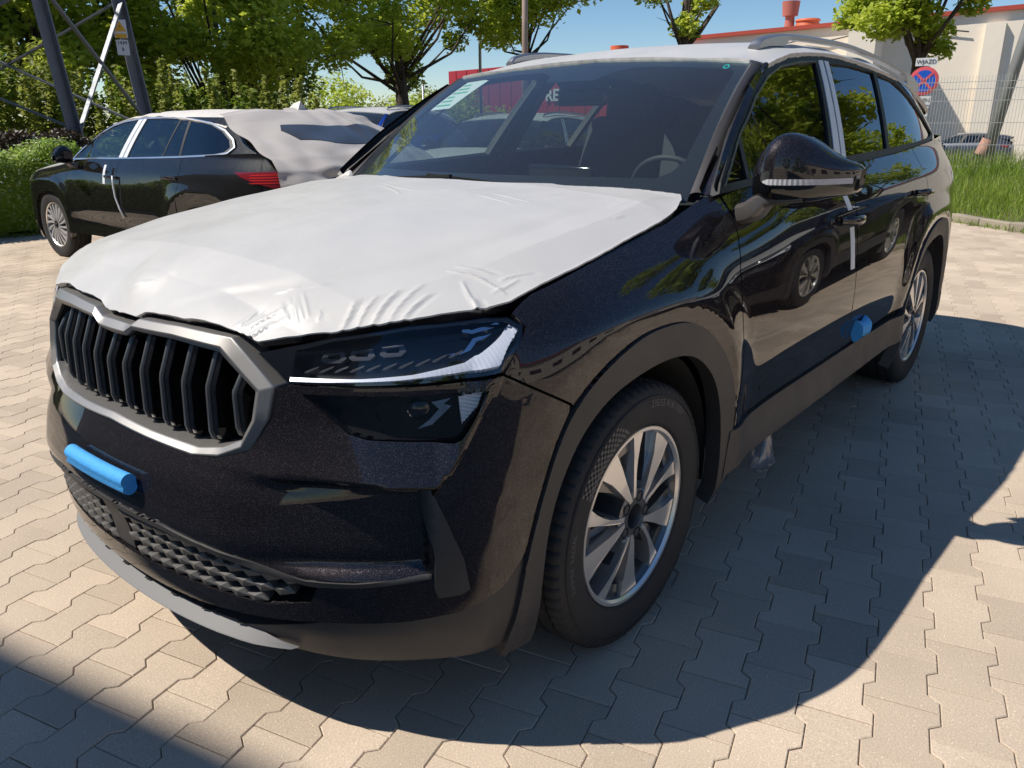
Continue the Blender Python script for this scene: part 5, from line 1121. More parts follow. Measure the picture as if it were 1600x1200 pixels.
# ================================================================ other cars (same builder, other proportions and dress)
DLO_W = [(-.47, 1.120), (-.56, 1.190), (-.72, 1.300), (-.92, 1.408), (-1.10, 1.478), (-1.30, 1.520), (-1.6, 1.548), (-2.0, 1.553), (-2.4, 1.535), (-2.72, 1.495), (-2.92, 1.43), (-3.05, 1.35), (-3.10, 1.28), (-3.04, 1.225), (-2.90, 1.205), (-2.4, 1.180), (-1.6, 1.152), (-1.0, 1.138)]
FW = [(-.56, 1.150), (-.66, 1.240), (-.80, 1.335), (-1.0, 1.428), (-1.2, 1.485), (-1.42, 1.518), (-1.53, 1.527), (-1.40, 1.165), (-1.0, 1.155)]
RW = [(-1.68, 1.532), (-2.0, 1.533), (-2.23, 1.528), (-2.14, 1.190), (-1.56, 1.168)]
RW2 = [(-2.25, 1.527), (-2.37, 1.520), (-2.40, 1.201), (-2.16, 1.191)]
QW = [(-2.41, 1.516), (-2.70, 1.478), (-2.88, 1.418), (-3.00, 1.343), (-3.04, 1.28), (-2.99, 1.240), (-2.88, 1.222), (-2.43, 1.202)]
M_WINREF = M_SGD
def bg_car(name, label, loc, rz, scale, pm, film_hood=True, film_roof=True, wheel='ten', wr=.345, wagon=False, chrome=False, group=None, base=True, step=.045, tapes=True, cover=False, glassm=None):
    root = thing(name, label, 'car', loc, rz, group); body = root
    sx, sy, sz = scale
    def S(o): o.scale = (sx, sy, sz); return o
    gm = glassm or M_SG
    for s in (1, -1):
        for nm in ('front_fender', 'front_door', 'rear_door', 'quarter_panel'):
            S(region(nm, PANELS[nm], LB, pm, body, sgn=s, step=step*.6))
        S(region('rear_bumper', rb, LB, pm, body, sgn=s, step=step)); S(region('tailgate', tg, LB, pm, body, sgn=s, step=step))
        S(region('sill_cladding', si, LB, M_CLAD if not wagon else pm, body, off=.006, depth=.03, sgn=s, step=step))
        for ax in (0, -2.791): S(region('wheel_arch_trim', tp(A_OUT, ax)+tp(A_IN, ax)[::-1], LB, pm if wagon else M_CLAD, body, off=.001 if wagon else .006, depth=.05, sgn=s, step=step*.6))
        S(region('headlight', LAMP, LB, M_LENSBG, body, off=.002, depth=.01, sgn=s, step=step*.6))
        S(region('light_strip', [(.572, .8455), (.832, .866), (1.024, .924), (1.072, .935), (1.004, .860), (.80, .848)], LB, M_DRL, body, off=.004, depth=.004, sgn=s, step=step))
        tlq = [(float(TX(-3.30)), 1.035), (float(TX(-3.22)), 1.075), (float(TX(-3.60)), 1.085), (float(TX(-3.755)), 1.075), (float(TX(-3.77)), .96), (float(TX(-3.60)), .945), (float(TX(-3.45)), .985)]
        tl = S(region('tail_light', tlq, LB, M_RED, body, off=.008, depth=.02, sgn=s, step=.03))
        region('clear_segment', [(float(TX(-3.66)), 1.03), (float(TX(-3.755)), 1.045), (float(TX(-3.765)), .985), (float(TX(-3.69)), .985)], LB, M_DRL, tl, off=.011, depth=.003, sgn=s, step=.03)
        for k in range(4): region('lamp_bar', [(float(TX(-3.38)), 1.055-.022*k), (float(TX(-3.64)), 1.062-.022*k), (float(TX(-3.64)), 1.056-.022*k), (float(TX(-3.40)), 1.049-.022*k)], LB, M_REDB, tl, off=.011, depth=.002, sgn=s, step=.03)
        dl, gl = (DLO_W, [FW, RW, RW2, QW]) if wagon else (DLO, [F_GL, R_GL, Q_GL])
        if chrome:
            cin = inset_poly(dl, .014); S(region('window_chrome', dl, SGS, M_CHROME2, body, off=.004, depth=.02, holes=[cin], sgn=s, step=step))
        S(region('window_surround', dl, SGS, M_SEAL, body, holes=gl, off=-.002, depth=.02, sgn=s, step=step))
        for g, nm in zip(gl, ['front_window', 'rear_window', 'rear_window', 'quarter_window'] if wagon else ['front_window', 'rear_window', 'quarter_window']): S(region(nm, g, SGS, gm if nm == 'front_window' else M_SGB, body, off=-.004, depth=.004, sgn=s, step=.08))
        if wagon:
            S(region('rear_pillar', [(-2.30, 1.548), (-2.45, 1.532), (-2.74, 1.490), (-2.94, 1.425), (-3.07, 1.345), (-3.12, 1.28), (-3.06, 1.21), (-2.95, 1.195), (-3.66, 1.19), (-3.62, 1.22), (-3.20, 1.46), (-3.02, 1.535)], SGS, pm, body, off=0, depth=.02, sgn=s, step=step))
            S(region('pillar_tape', [(-1.540, 1.530), (-1.605, 1.533), (-1.475, 1.163), (-1.405, 1.163)], SGS, M_TAPE, body, off=.003, depth=.004, sgn=s, step=.05)); S(region('pillar_tape', [(-1.618, 1.533), (-1.675, 1.534), (-1.555, 1.166), (-1.49, 1.165)], SGS, M_TAPE, body, off=.003, depth=.004, sgn=s, step=.05))
        else:
            S(region('rear_pillar', [(-2.60, 1.500), (-2.78, 1.434), (-2.98, 1.332), (-3.122, 1.245), (-3.0, 1.205), (-3.45, 1.20), (-3.56, 1.22), (-3.48, 1.36), (-3.30, 1.43), (-3.0, 1.475)], SGS, pm, body, depth=.02, sgn=s, step=step))
            if tapes:
                S(region('pillar_tape', [(-1.622, 1.528), (-1.668, 1.530), (-1.487, 1.176), (-1.425, 1.176)], SGS, M_TAPE, body, off=.003, depth=.004, sgn=s, step=.05)); S(region('pillar_tape', [(-1.684, 1.530), (-1.728, 1.529), (-1.545, 1.178), (-1.500, 1.178)], SGS, M_TAPE, body, off=.003, depth=.004, sgn=s, step=.05))
        S(strip('windscreen_pillar', [tuple(WS(np.array(1.0), np.array(k))+np.array([.0, .002, .004])) for k in (0, .25, .5, .75, .97)], [(-.50, .812, 1.122), (-.673, .776, 1.262), (-.89, .728, 1.395), (-1.05, .692, 1.468), (-1.10, .686, 1.490)], pm, sgn=s, bulge=.008, parent=body))
        m_ = mirror(s, body, cap=pm, arm=True); S(m_)
        for hx, hz in ((-1.375, .975), (-2.365, 1.005)): S(handle(hx, hz, s, body))
        for ax in (0, -2.791): make_wheel(body, ax*sx, s*.79*sy, s, Rr=wr, w=.225, style=wheel, rot=11*s+ax*20)
        if not wagon:
            rl = catmull([(-1.27, .556, 1.566), (-1.33, .560, 1.595), (-1.62, .572, 1.620), (-2.06, .580, 1.627), (-2.85, .597, 1.580), (-3.3, .60, 1.51)], 4); mb = MB(); mb.tube([(x, y*s, z) for x, y, z in rl], .016, 6); S(mb.build('roof_rail', M_SILV, body, True))
    ful = [p for p in PANELS['front_bumper']]; ful = ful+[(-a, b) for a, b in ful[::-1] if a > 0]
    S(region('front_bumper', ful, LB, pm, body, step=step, depth=.02)); S(region('bumper_skirt', lf, LB, M_CLAD, body, off=-.004, depth=.03, step=step))
    S(region('lower_intake', ml, LB, M_CLAD, body, off=.004, depth=.01, step=step)); S(region('grille', o1, GS, M_GLOSS, body, off=.006, depth=.05, step=.06, orient=(1, 0, 0)))
    S(region('bonnet', hp, HS, M_FILM if film_hood else pm, body, step=.05, depth=.02, orient=(0, 0, 1)))
    if film_roof is not None: S(region('roof_film' if film_roof else 'roof', [p for p in rp if p[0] > -2.99] if wagon else rp, lambda x, y: np.stack([x, y, RZ(x, y)+.003], -1), M_FILM2 if wagon else (M_FILM if film_roof else pm), body, step=.06, depth=.018, orient=(0, 0, 1), vfun=roof_wr if wagon else None))
    S(region('windscreen', fo, WS, M_WS, body, step=.1, depth=.004, orient=(.5, 0, 1)))
    sh = MB(); sh.box((-1.5, 0, .48), (4.2, 1.30, .34)); sh.box((-1.35, 0, .60), (1.75, 1.66, .50)); sh.box((-.10, 0, .82), (.9, 1.1, .20)); sh.box((-.25, 0, .72), (.30, 1.35, .7)); sh.box((-2.9, 0, .80), (1.4, 1.3, .45)); S(sh.build('underbody', M_VOID, body))
    for s in (1, -1):
        for ax in (0, -2.791):
            V, F = lathe([(-.30, .372), (0, .385), (.02, .40)], 40); V = [(ax+x*1.02, (.86+y)*s, z*1.02+.37) for x, y, z in V]; F = [f for f in F if sum(V[i][2] for i in f)/4 > .30]; S(mobj('wheel_well', V, F if s < 0 else [f[::-1] for f in F], M_VOID, body))
    it = MB()
    for y in (.37, -.37): it.box((-1.88, y, 1.06), (.16, .48, .6)).box((-2.0, y, 1.40), (.1, .26, .17)).box((-1.6, y, .8), (.5, .5, .2))
    it.box((-2.8, 0, 1.05), (.2, 1.3, .6)); ob = S(it.build('seats', M_SEAT, body)); b = ob.modifiers.new('b', 'BEVEL'); b.width = .04; b.segments = 2
    S(region('dashboard', sympoly([(-.36, 0), (-.42, .45), (-.50, .68), (-.70, .73), (-.93, .70), (-.98, .40), (-.95, 0)]), dash, M_INT, body, step=.1, depth=.18, orient=(0, 0, 1)))
    V, F = lathe([(0, .186), (.012, .180), (0, .164), (-.012, .172)], 32, closed=True); sw = mobj('steering_wheel', V, F, M_INT, body, True); sw.location = (-1.08*sx, .38*sy, 1.035*sz); sw.rotation_euler = (R(28), 0, R(90))
    # rear screen
    if not cover:
        S(region('rear_screen', [(-.62, 0), (.62, 0), (.56, 1), (-.56, 1)], lambda a, b: np.stack([-3.77+.20*b, a*(1-.05*b), 1.20+.25*b], -1), M_SGD, body, step=.2, depth=.01, orient=(-1, 0, 0)))
    return root
def inset_poly(P, d_):
    P = np.array(P); ar = sum(P[i][0]*P[(i+1) % len(P)][1]-P[(i+1) % len(P)][0]*P[i][1] for i in range(len(P))); return [tuple(p) for p in inset(P, d_ if ar > 0 else -d_)]
M_LENSBG = mat('lamp_glass', (.10, .11, .12), rough=.08, coat=1.); M_RED = mat('tail_lamp_red', (.16, .008, .012), rough=.1, coat=1.); M_REDB = mat('tail_lamp_bright_red', (.55, .02, .02), rough=.2, coat=1.)
M_SGB = glass('grey_side_glass', (.16, .18, .18), 1.6); M_CHROME2 = mat('satin_window_chrome', (.70, .71, .73), rough=.25, metal=.9)
M_FILM2 = mat('cream_film', (.66, .625, .58), rough=.55, noise=.03, nscale=4, bump=.3, bscale=12, bdist=.002)
M_COVER = mat('grey_cloth_cover', (.44, .41, .39), rough=.75, noise=.05, nscale=5, bump=.4, bscale=60, bdist=.002)
P_GREY = paint('dark_grey_green_paint', (.014, .0145, .0135), flake=.3); P_BLUE = paint('blue_paint', (.006, .045, .33), metal=.35); P_SLATE = paint('slate_paint', (.09, .10, .125)); P_BLK2 = paint('black_paint', (.012, .012, .013))
def roof_wr(P, N, Q):
    x, y = Q[:, 0], Q[:, 1]; w = .006*np.sin(x*26+y*16+2*np.sin(y*9))*np.sin(y*6+x*3)*np.clip((np.abs(y)-.15)/.3, 0, 1); P = P+np.stack([0*x, 0*x, w], -1)
    return P, N+np.stack([.10*np.cos(x*26+y*16+2*np.sin(y*9)), .06*np.cos(x*26+y*16), 0*x], -1)*np.clip((np.abs(y)-.1)/.3, 0, 1)[:, None]
WSC_ = (1.022, 1.0, .895)
wag = bg_car('estate_car', 'dark grey-green estate car with cream roof film and cloth-covered rear window', (-2.70, -7.22, 0), -1.539, WSC_, P_GREY, wheel='turbine', wr=.345, wagon=True, chrome=True, cover=True)
# cloth cover over its sloping tail
def cov(u_, v_):   # u across -1..1 ; v 0 roof .. 1 bottom
    u_ = np.asarray(u_, float); v_ = np.asarray(v_, float); a = np.abs(u_)
    xr = np.interp(v_, [0, .12, .22, .55, .62, .8, 1.], [-2.90, -3.00, -3.12, -3.72, -3.84, -3.93, -3.93]); zr = np.interp(v_, [0, .12, .22, .55, .62, .8, 1.], [1.590, 1.560, 1.48, 1.19, 1.10, .98, .72])
    yw = np.interp(v_, [0, .18, .55, .62, 1.], [.725, .755, .825, .84, .85])
    x = xr-.16*(1-a**2)*sm(v_/.25)*(1-.6*sm((v_-.35)/.3))+.06*a**3*np.clip(v_*2, 0, 1)+.16*a**6*np.clip((v_-.5)*2, 0, 1); z = zr-.055*a**3*(1-v_)
    w = .013*np.sin(u_*9+v_*13+2*np.sin(v_*8+u_*3))+.004*np.sin(u_*17-v_*21+3*np.sin(u_*4+v_*5))+.016*np.exp(-((v_-.60+.05*np.cos(u_*5))/.05)**2)*(np.sin(u_*14)*.6+.7)
    return np.stack([x-w*1.0, u_*yw, z+w*.7], -1)
cv = region('rear_cover', [(-1, .0), (-.5, -.04), (0, -.02), (.5, -.05), (1, .0), (1.02, .3), (1.03, .62), (1.0, 1), (-1, 1), (-1.03, .6), (-1.02, .3)], cov, M_COVER, wag, step=.03, depth=.006, off=.032, orient=(-1, 0, .5)); cv.scale = WSC_
cp_ = region('cover_window_patch', [(-.62, .27), (.62, .27), (.68, .32), (.60, .40), (.30, .445), (-.30, .445), (-.62, .47), (-.76, .50), (-.68, .35)], cov, mat('cover_mesh', (.05, .055, .065), rough=.3, coat=.4), wag, step=.03, depth=.002, off=.037, orient=(-1, 0, .5)); cp_.scale = WSC_
fin = MB().add([(-2.80, 0, 1.60), (-3.02, .05, 1.60), (-3.02, -.05, 1.60), (-3.0, 0, 1.69), (-2.9, .0, 1.665)], [(0, 1, 4), (0, 4, 2), (1, 3, 4), (2, 4, 3), (1, 2, 3)]).build('antenna_under_film', M_FILM2, wag); fin.scale = WSC_
tw = region('door_tape', [(float(TX(-1.30)), 1.075), (float(TX(-1.34)), 1.075), (float(TX(-1.34)), .90), (float(TX(-1.30)), .90)], LB, M_TAPE, wag, off=.042, depth=.003, step=.03); tw.scale = WSC_
es = MB(); es.tube([(-1.465, .955, .99), (-1.470, .965, .90), (-1.475, .965, .78), (-1.505, .955, .66), (-1.545, .950, .57)], .009, 6); e_ = es.build('door_edge_guard', M_WHT if False else M_TAPE, wag, True); e_.scale = WSC_
bg_car('blue_suv', 'blue SUV with white film on its roof parked beyond the covered estate car', (-5.80, -8.08, 0), R(16), (1, 1, .985), P_BLUE, film_hood=True, wheel='ten')
bg_car('film_hood_car', 'dark car with white film on bonnet and roof seen through the windscreen', (-6.05, -5.25, 0), R(12), (.97, .96, .90), P_BLK2, film_hood=True, wheel='ten')
bg_car('slate_suv', 'slate blue SUV parked behind the wire fence before the beige hall', (-45.5, -8.3, -.92), R(-88), (.99, 1, 1.02), P_SLATE, film_hood=False, film_roof=False, wheel='ten', tapes=False, step=.08)
# the car parked alongside, out of frame, that shows as a reflection in the doors
bg_car('parked_suv', 'black SUV with white film parked parallel on the open side, seen only as a reflection', (-4.8, 3.28, 0), 0, (1, 1, 1), P_BLK2, film_hood=True, wheel='aero', wr=.353)
for k, (x, y, rz_) in enumerate([(-8.6, -24.4, 20), (-5.6, -26.0, 25)]):
    bg_car('distant_car', ['small light car roof showing left of the near pylon leg above the shrubs', 'light parked car at the far left behind the pylon braces'][k], (x+3.0*k, y+4, -.1), R(rz_), (.95, .95, .85), mat('pale_paint', (.5, .55, .58), rough=.2, coat=1), film_hood=True, wheel='ten', step=.12)
# ================================================================ things on the black SUV
fm = thing('blue_foam_strip', 'bright blue foam strip stuck across the front bumper under the grille', 'foam strip', (.92, .0, .55))
def foam(y0, y1, name):
    V = []; NS = 18; prof = []
    for k in range(NS):
        a = 2*math.pi*k/NS; rr = .0215*(1-.30*math.exp(-((a-math.pi/2-.15)/.28)**2)-.25*math.exp(-((a-3*math.pi/2)/.3)**2)); prof.append((math.cos(a)*rr*1.35, math.sin(a)*rr*1.0))
    ys = np.linspace(y0, y1, 20)
    for y in ys:
        p = LB(np.array(float(TY(abs(y))*np.sign(y))), np.array(.560), .0); x0 = float(p[0])+.018
        for a, b in prof: V.append((x0+b*.9-.92, y, .560+a*.85-.55+.010))
    F = [(i*NS+k, i*NS+(k+1) % NS, (i+1)*NS+(k+1) % NS, (i+1)*NS+k) for i in range(19) for k in range(NS)]+[tuple(range(NS))[::-1], tuple(range(19*NS, 20*NS))]
    return mobj(name, V, F, M_FOAM, fm, True, flat_angle=50)
foam(-.105, .168, 'foam_profile')
V = []; df = MB()
NS = 16
for i, x in enumerate(np.linspace(-1.585, -1.70, 7)):
    w = 1+.18*math.cos(i*1.05)
    for k in range(NS):
        a = 2*math.pi*k/NS; V.append((x, .945+.020*math.cos(a)*w, .520+.036*math.sin(a)*w*(1+.15*math.cos(3*a))))
F = [(i*NS+k, i*NS+(k+1) % NS, (i+1)*NS+(k+1) % NS, (i+1)*NS+k) for i in range(6) for k in range(NS)]+[tuple(range(NS)), tuple(range(6*NS, 7*NS))[::-1]]
tag(mobj('blue_foam_block', V, [f[::-1] for f in F], M_FOAM, None, True, flat_angle=60), 'small blue foam block clipped on the lower gap between the two doors', 'foam block')
# plastic bag hanging under the sill
bm_ = []; rb2 = random.Random(4); NS = 18; V = []
for i, (z, rr) in enumerate([(.335, .006), (.32, .012), (.30, .010), (.285, .018), (.25, .035), (.21, .052), (.17, .058), (.145, .050), (.135, .02)]):
    for k in range(NS):
        a = 2*math.pi*k/NS; q = rr*(1+.22*math.sin(5*a+i)+rb2.uniform(-.14, .14)); V.append((-.93+q*math.cos(a), .86+q*.6*math.sin(a), z))
F = [(i*NS+k, i*NS+(k+1) % NS, (i+1)*NS+(k+1) % NS, (i+1)*NS+k) for i in range(8) for k in range(NS)]+[tuple(range(8*NS, 9*NS))]
M_BAG = glass('clear_plastic', (.86, .88, .9), 1.7, rough=.16, dust_haze=.10)
tag(mobj('plastic_bag', V, F, M_BAG, None, True), 'crumpled clear plastic bag hanging below the door sill behind the front wheel', 'plastic bag')
# ================================================================ poles and lamps
M_POLE = mat('zinc_pole', (.42, .43, .44), rough=.45, metal=.5, noise=.08, nscale=3); M_RUST = mat('brown_pole_paint', (.36, .27, .22), rough=.6, noise=.15, nscale=2); M_ORG = mat('orange_marking', (.50, .27, .20), rough=.6, noise=.3, nscale=12)
def lamp(name, label, x, y, z0, h, r0, m, arm=None, lean=(0, 0), band=None):
    t = thing(name, label, 'lamp post' if arm else 'pole', (x, y, z0)); top = (lean[0], lean[1], h); MB().tube([(0, 0, -.3), top], [r0, r0*.62], 14).build('post', m, t, True)
    if arm:
        ax, ay, az = arm; MB().tube([top, (lean[0]+ax*.35, lean[1]+ay*.35, h+az*.75), (lean[0]+ax, lean[1]+ay, h+az)], [r0*.6, r0*.45, r0*.4], 8).build('arm', m, t, True)
        e = (lean[0]+ax*1.2, lean[1]+ay*1.2, h+az*.96); V, F = lathe([(-.05, .001), (-.05, .09), (.02, .13), (.05, .08), (.06, .001)], 14, axis='z'); V = [(v[0]*2.2*abs(ax)/(abs(ax)+abs(ay)+.01)+v[0]+e[0], v[1]*1.6+e[1], v[2]+e[2]) for v in V]; mobj('lamp_head', V, F, M_WHT, t, True)
    if band: MB().tube([(lean[0]*.02, lean[1]*.02, band[0]), (lean[0]*.12, lean[1]*.12, band[1])], r0*1.06, 14, cap=False).build('painted_band', M_ORG, t, True)
    return t
lamp('street_lamp', 'slim grey street lamp with curved arm in front of the bright maple', -14.3, -24.0, 0, 4.55, .055, M_POLE, arm=(.55, -.62, .55))
lamp('steel_pole', 'thin pale steel pole rising in front of the red hall', -23.9, -20.7, -.3, 9, .075, M_POLE)
lamp('steel_pole', 'thin grey pole right of the thick tree trunk over the blue car', -30.2, -30.4, -.3, 3.9, .09, M_POLE)
lamp('wooden_pole', 'brown pole standing just above the roof of the black SUV', -15.7, -11.9, -.3, 8, .10, M_RUST)
lamp('leaning_lamp_post', 'leaning metal lamp post with faded orange paint behind the wire fence', -16.05, -1.12, .2, 6.5, .115, M_POLE, arm=(.9, .6, .35), lean=(-.12, .92), band=(.50, .78))
lamp('thin_pole', 'thin pole at the far left edge between the pylon braces', -5.2, -22.0, -.1, 3.2, .03, M_POLE)
lamp('short_post', 'short dark post under the rightmost dark tree', -14.9, -21.6, -.1, 2.35, .045, M_BARK)
# ================================================================ wire fence
M_WIRE = mat('fence_wire', (.50, .50, .48), rough=.45, metal=.4)
fc = thing('wire_fence', 'galvanised wire mesh fence on the grass bank at the right', 'fence', (0, 0, 0))
fd = np.array([.10, .995]); fd = np.array([-.085, .9964]); f0 = np.array([-15.15, -2.4])
mb = MB(); nv = 0
for k in range(-70, 60):
    p = f0+fd*(k*.05+1.2); zb = .22; a = Vector((p[0], p[1], zb)); mb.bar(a, a+Vector((.0, 0, 1.86)), .0055, .0055)
for z in (.30, .52, .90, 1.28, 1.66, 1.86, 1.98):
    for dz_ in ((0,) if z in (.30, 1.86) else (0, )):
        a = f0+fd*(-2.4); b = f0+fd*4.3; mb.bar((a[0]-.006, a[1], z), (b[0]-.006, b[1], z), .009, .009)
o = mb.build('wire_mesh', M_WIRE, fc); o['kind'] = 'stuff'
for k in (-2.1, 4.15): p = f0+fd*k; MB().box((p[0]-.05, p[1], 1.0), (.05, .05, 2.2)).build('post', M_WIRE, fc)
# ================================================================ no-stopping sign
sp = Vector((-15.50, -2.17, 2.03)); sn = (Vector((CP.x, CP.y, 2.0))-sp).normalized(); sn = Vector((sn.x, sn.y, 0)).normalized()
ns = thing('no_stopping_sign', 'round blue and red no-stopping sign with white plates on a post by the tree', 'road sign', tuple(sp)); ns.scale = (.82, .82, .82)
sx3 = Vector((0, 0, 1)).cross(sn).normalized()
def disc(r_, m, nm, dz_, r0=0., n=40, parent=ns):
    V = []; 
    for k in range(n):
        a = 2*math.pi*k/n; V.append(sx3*math.cos(a)*r_+Vector((0, 0, 1))*math.sin(a)*r_+sn*dz_)
        if r0: V.append(sx3*math.cos(a)*r0+Vector((0, 0, 1))*math.sin(a)*r0+sn*dz_)
    F = [tuple(range(n))] if not r0 else [(2*k, (2*k+2) % (2*n), (2*k+3) % (2*n), 2*k+1) for k in range(n)]
    return mobj(nm, V, F, m, parent, False)
M_SBL = mat('sign_blue', (.01, .10, .55), rough=.4); M_SRD = mat('sign_red', (.68, .10, .12), rough=.4)
V, F = lathe([(-.012, .001), (-.012, .305), (0, .31), (.003, .30), (.003, .001)], 40, axis='z'); q_ = Vector((0, 0, 1)).rotation_difference(sn); mobj('sign_disc', [q_ @ Vector(v) for v in V], F, M_SRD, ns, True, flat_angle=40)
disc(.235, M_SBL, 'blue_field', .006)
for a in (45, -45):
    t_ = sx3*math.cos(R(a))+Vector((0, 0, 1))*math.sin(R(a)); MB().bar(-t_*.245+sn*.010, t_*.245+sn*.010, .05, .004, up=tuple(sn)).build('red_bar', M_SRD, ns)
plate((0, 0, .41), .44, .17, 'upper_plate', M_WHT, ns, nrm=sn); plate((0, 0, -.42), .40, .19, 'lower_plate', M_WHT, ns, nrm=sn); plate((0, 0, -.66), .36, .22, 'lowest_plate', M_WHT, ns, nrm=sn)
for z, tx, sz_ in ((-.42, 'TEREN', .10), (-.64, 'PRYWATNY', .065), (.41, 'WJAZD', .10)):
    t = text(tx, (0, 0, 0), sz_, sn, M_BLK, ns); t.location = Vector((0, 0, z))+sn*.008
MB().tube([(-sn.x*.05, -sn.y*.05, -3.3), (-sn.x*.05, -sn.y*.05, .5)], .03, 10).build('post', M_POLE, ns, True)
# ================================================================ halls
M_BEIGE = mat('beige_render', (.85, .75, .61), rough=.9, noise=.05, nscale=.5, bump=.3, bscale=3, bdist=.02); M_REDT = mat('red_flashing', (.45, .07, .04), rough=.5); M_REDW = mat('red_cladding', (.40, .022, .035), rough=.5)
M_VENT = mat('faded_red_vent', (.42, .12, .09), rough=.7); M_ORV = mat('orange_red_vent', (.62, .13, .05), rough=.6); M_WDOOR = mat('white_container', (.68, .66, .62), rough=.6)
bh = thing('beige_hall', 'long beige industrial hall with a red roof edge behind the wire fence', 'building', (0, 0, 0))
A = Vector((-50.2, -25.5, -1.1)); B = Vector((-58.2, 20.5, -1.1)); hd = (B-A).normalized(); hn = Vector((hd.y, -hd.x, 0)); hn = hn if hn.x > 0 else -hn; H0, H1 = 7.7, 9.2; Lh = (B-A).length; LF = 32.5/Lh
V = [A, B, B+Vector((0, 0, H1)), A+Vector((0, 0, H0))]; V += [v-hn*18 for v in V]
MB().add(V, [(0, 1, 2, 3), (5, 4, 7, 6), (4, 0, 3, 7), (1, 5, 6, 2), (3, 2, 6, 7)]).build('wall', M_BEIGE, bh)
rf = MB().bar(A+Vector((0, 0, H0+.12))+hn*.10, B+Vector((0, 0, H1+.12))+hn*.10, .30, .24).build('roof_edge', M_REDT, bh)
for t_, hh, rr, m_, nm in ((.20, 1.9, .32, M_VENT, 'roof_vent'), (.235, .75, .8, M_ORV, 'roof_vent'), (.80, .9, 1.6, M_ORV, 'roof_vent')):
    t_ *= LF; c = A+hd*Lh*t_-hn*1.5+Vector((0, 0, H0+(H1-H0)*t_))
    if hh > 1.5: V, F = lathe([(0, .001), (0, rr), (hh*.55, rr*.9), (hh*.55, rr*1.5), (hh, rr*1.75), (hh, .001)], 20, axis='z', c=tuple(c))
    else: V, F = lathe([(0, .001), (0, rr*1.1), (hh*.8, rr*.85), (hh*.85, rr), (hh, rr*.9), (hh+.02, .001)], 20, axis='z', c=tuple(c))
    mobj(nm, V, F, m_, bh, True, flat_angle=30)
def wallbox(t0, t1, z0, z1, d_, nm, m_, root=bh, A=A, hd=hd, hn=hn, Lh=Lh):
    t0 *= LF; t1 *= LF; a = A+hd*Lh*t0; b = A+hd*Lh*t1; c = (a+b)/2+hn*(d_/2+.01); return MB().box((c.x, c.y, A.z+(z0+z1)/2), ((b-a).length, d_, z1-z0), rz=math.atan2(hd.y, hd.x)).build(nm, m_, root)
wallbox(.545, .575, 0, 7.7, .35, 'downpipe_pier', M_BEIGE); wallbox(.68, .80, 0, 2.9, 2.2, 'white_annex', M_WDOOR); wallbox(.675, .81, 2.9, 3.05, 2.4, 'annex_roof', M_CLAD)
wallbox(.338, .383, 0, 9.6, 4.3, 'shadow_tower', M_BEIGE)  # made-up tower box, added to cast the slanted shadow on the wall
for t_, z_ in ((.70, 4.6), (.845, 4.7), (.905, 4.8)): wallbox(t_, t_+.006, z_, z_+.25, .03, 'wall_vent', M_CLAD)
# cable draped along the wall top
cb = [A+hd*32.5*(.20+.04*k)+hn*.2+Vector((0, 0, 7.35+.02*k+(.0 if k % 2 else -.22))) for k in range(9)]; MB().tube(cb, .04, 5).build('cable', M_CLAD, bh)
MB().tube([A+hd*32.5*.365+hn*.3+Vector((0, 0, 6.0)), A+hd*32.5*.37+hn*.3+Vector((0, 0, 8.2))], .06, 6).build('mast', M_WHT, bh)
# side hall made and removed again; the added tower box shades the wall
gb = thing('side_hall', 'unused side hall left of the beige wall, removed below', 'building', (-50, -13.6, -1.1))
bpy.data.objects.remove(gb)
rh = thing('red_hall', 'red clad hall with white letters behind the trees, seen through the windscreen', 'building', (0, 0, 0))
A2 = Vector((-44.0, -41.6, -.5)); B2 = Vector((-44.2, -24.2, -.5)); hd2 = (B2-A2).normalized(); hn2 = Vector((hd2.y, -hd2.x, 0)); hn2 = hn2 if hn2.x > 0 else -hn2; V = [A2, B2, B2+Vector((0, 0, 5.9)), A2+Vector((0, 0, 5.6))]; V += [v-hn2*14 for v in V]
MB().add(V, [(0, 1, 2, 3), (5, 4, 7, 6), (4, 0, 3, 7), (1, 5, 6, 2), (3, 2, 6, 7)]).build('wall', M_REDW, rh)
for k in range(16): p = A2+hd2*(k+.7)*1.05+hn2*.02; MB().bar(p, p+Vector((0, 0, 5.6)), .04, .03).build('panel_seam', M_REDW, rh)
c_ = A2+hd2*9.1; t = text('RE', (0, 0, 0), 1.05, hn2, M_WHT, rh, ext=.05, bold=.03, align='LEFT'); t.location = Vector((c_.x, c_.y, 3.15))+hn2*.12
V, F = lathe([(0, .001), (0, .45), (.5, .45), (.5, .6), (.9, .6), (.9, .001)], 18, axis='z', c=(-46.4, -28.2, 5.3)); mobj('roof_vent', V, F, M_ORV, rh, True, flat_angle=30)
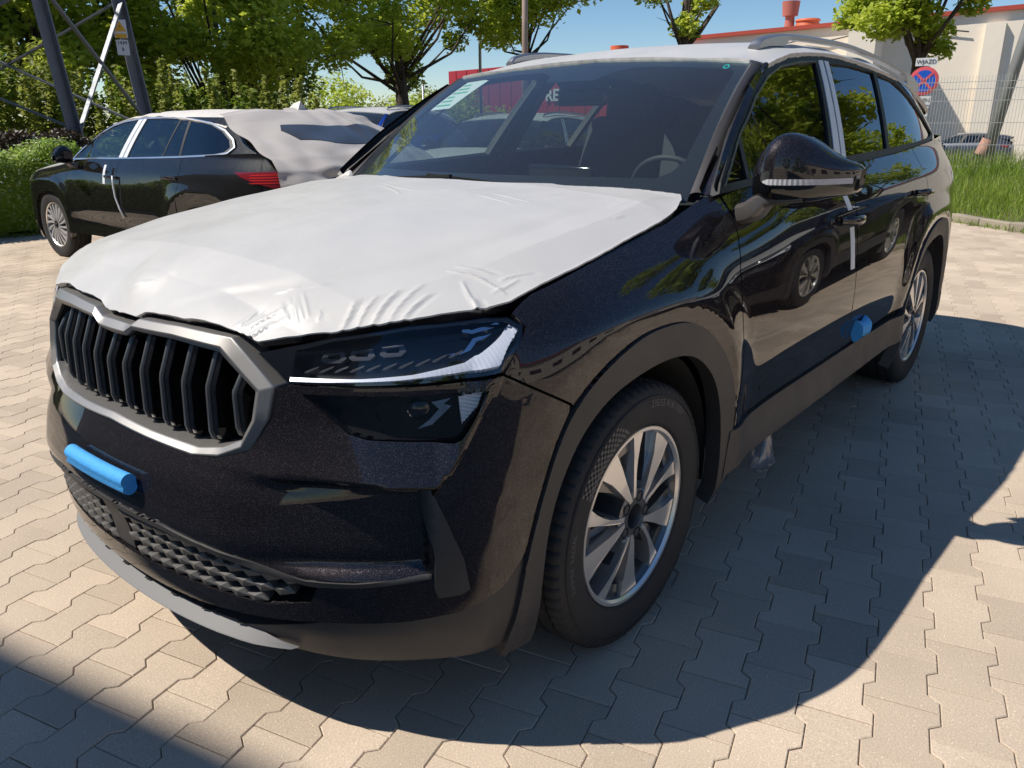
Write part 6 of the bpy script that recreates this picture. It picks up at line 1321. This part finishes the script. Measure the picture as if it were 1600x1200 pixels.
# unseen hall, added and sized to shade the foreground corner; mirrors in the bumper
sh_h = thing('shading_hall', 'unseen grey hall added on the sunny side for its shadow and reflection', 'building', (0, 0, 0))
M_GRYW = mat('grey_sheet_wall', (.30, .31, .33), rough=.6, noise=.05, nscale=.6)
e0 = np.array([1.03, -.13]); ed = np.array([-.205, .979]); HW = 9.0; off_ = np.array([.57, -.57])*HW
a = e0+off_-ed*22; b = e0+off_+ed*6.5; nb = np.array([.979, .205])*8
V = [(a[0], a[1], 0), (b[0], b[1], 0), (b[0]+nb[0], b[1]+nb[1], 0), (a[0]+nb[0], a[1]+nb[1], 0)]; V += [(x, y, HW) for x, y, z in V]
MB().add(V, [(0, 1, 5, 4), (1, 2, 6, 5), (2, 3, 7, 6), (3, 0, 4, 7), (4, 5, 6, 7)]).build('wall', M_GRYW, sh_h)
# hall and trees behind the photographer's side, reflected in the doors
lh = thing('long_hall', 'long beige hall with red eaves across the yard, seen only mirrored in the doors', 'building', (0, 0, 0))
MB().box((-16, 27, 2.6), (46, 10, 5.4)).build('wall', M_BEIGE, lh); MB().box((-16, 21.85, 5.45), (46.4, .35, .3)).build('roof_edge', M_REDT, lh)
for k in range(8): MB().box((-34+k*5.2, 21.97, 2.9), (2.4, .08, 1.3)).build('window', M_GLOSS, lh)
tree((-13.2, 4.9), 9.5, 3.2, 2.9, 'tall tree across the yard, mirrored in the rear side windows', M_LF1, 41, n=9000, leaf=.26, trunk=.25, bare=2)
tree((-23, 7.5), 10.0, 3.8, 2.2, 'broad tree across the yard, mirrored in the front door glass', M_LF1, 42, n=9000, leaf=.26, trunk=.25)
tree((9, 19), 9.5, 4.2, 1.0, 'tree group across the yard, mirrored in the front wing', M_LF2, 43, n=7000, leaf=.32, trunk=.3)
tree((18, 14), 8.5, 3.6, .8, 'tree to the right across the yard, mirrored in the bumper corner', M_LF2, 44, n=6000, leaf=.32, trunk=.3)
tree((16.5, 22), 6, 3, .5, 'lower tree beside the mirrored tree group across the yard', M_LF3, 45, n=5000, leaf=.32, trunk=.3)
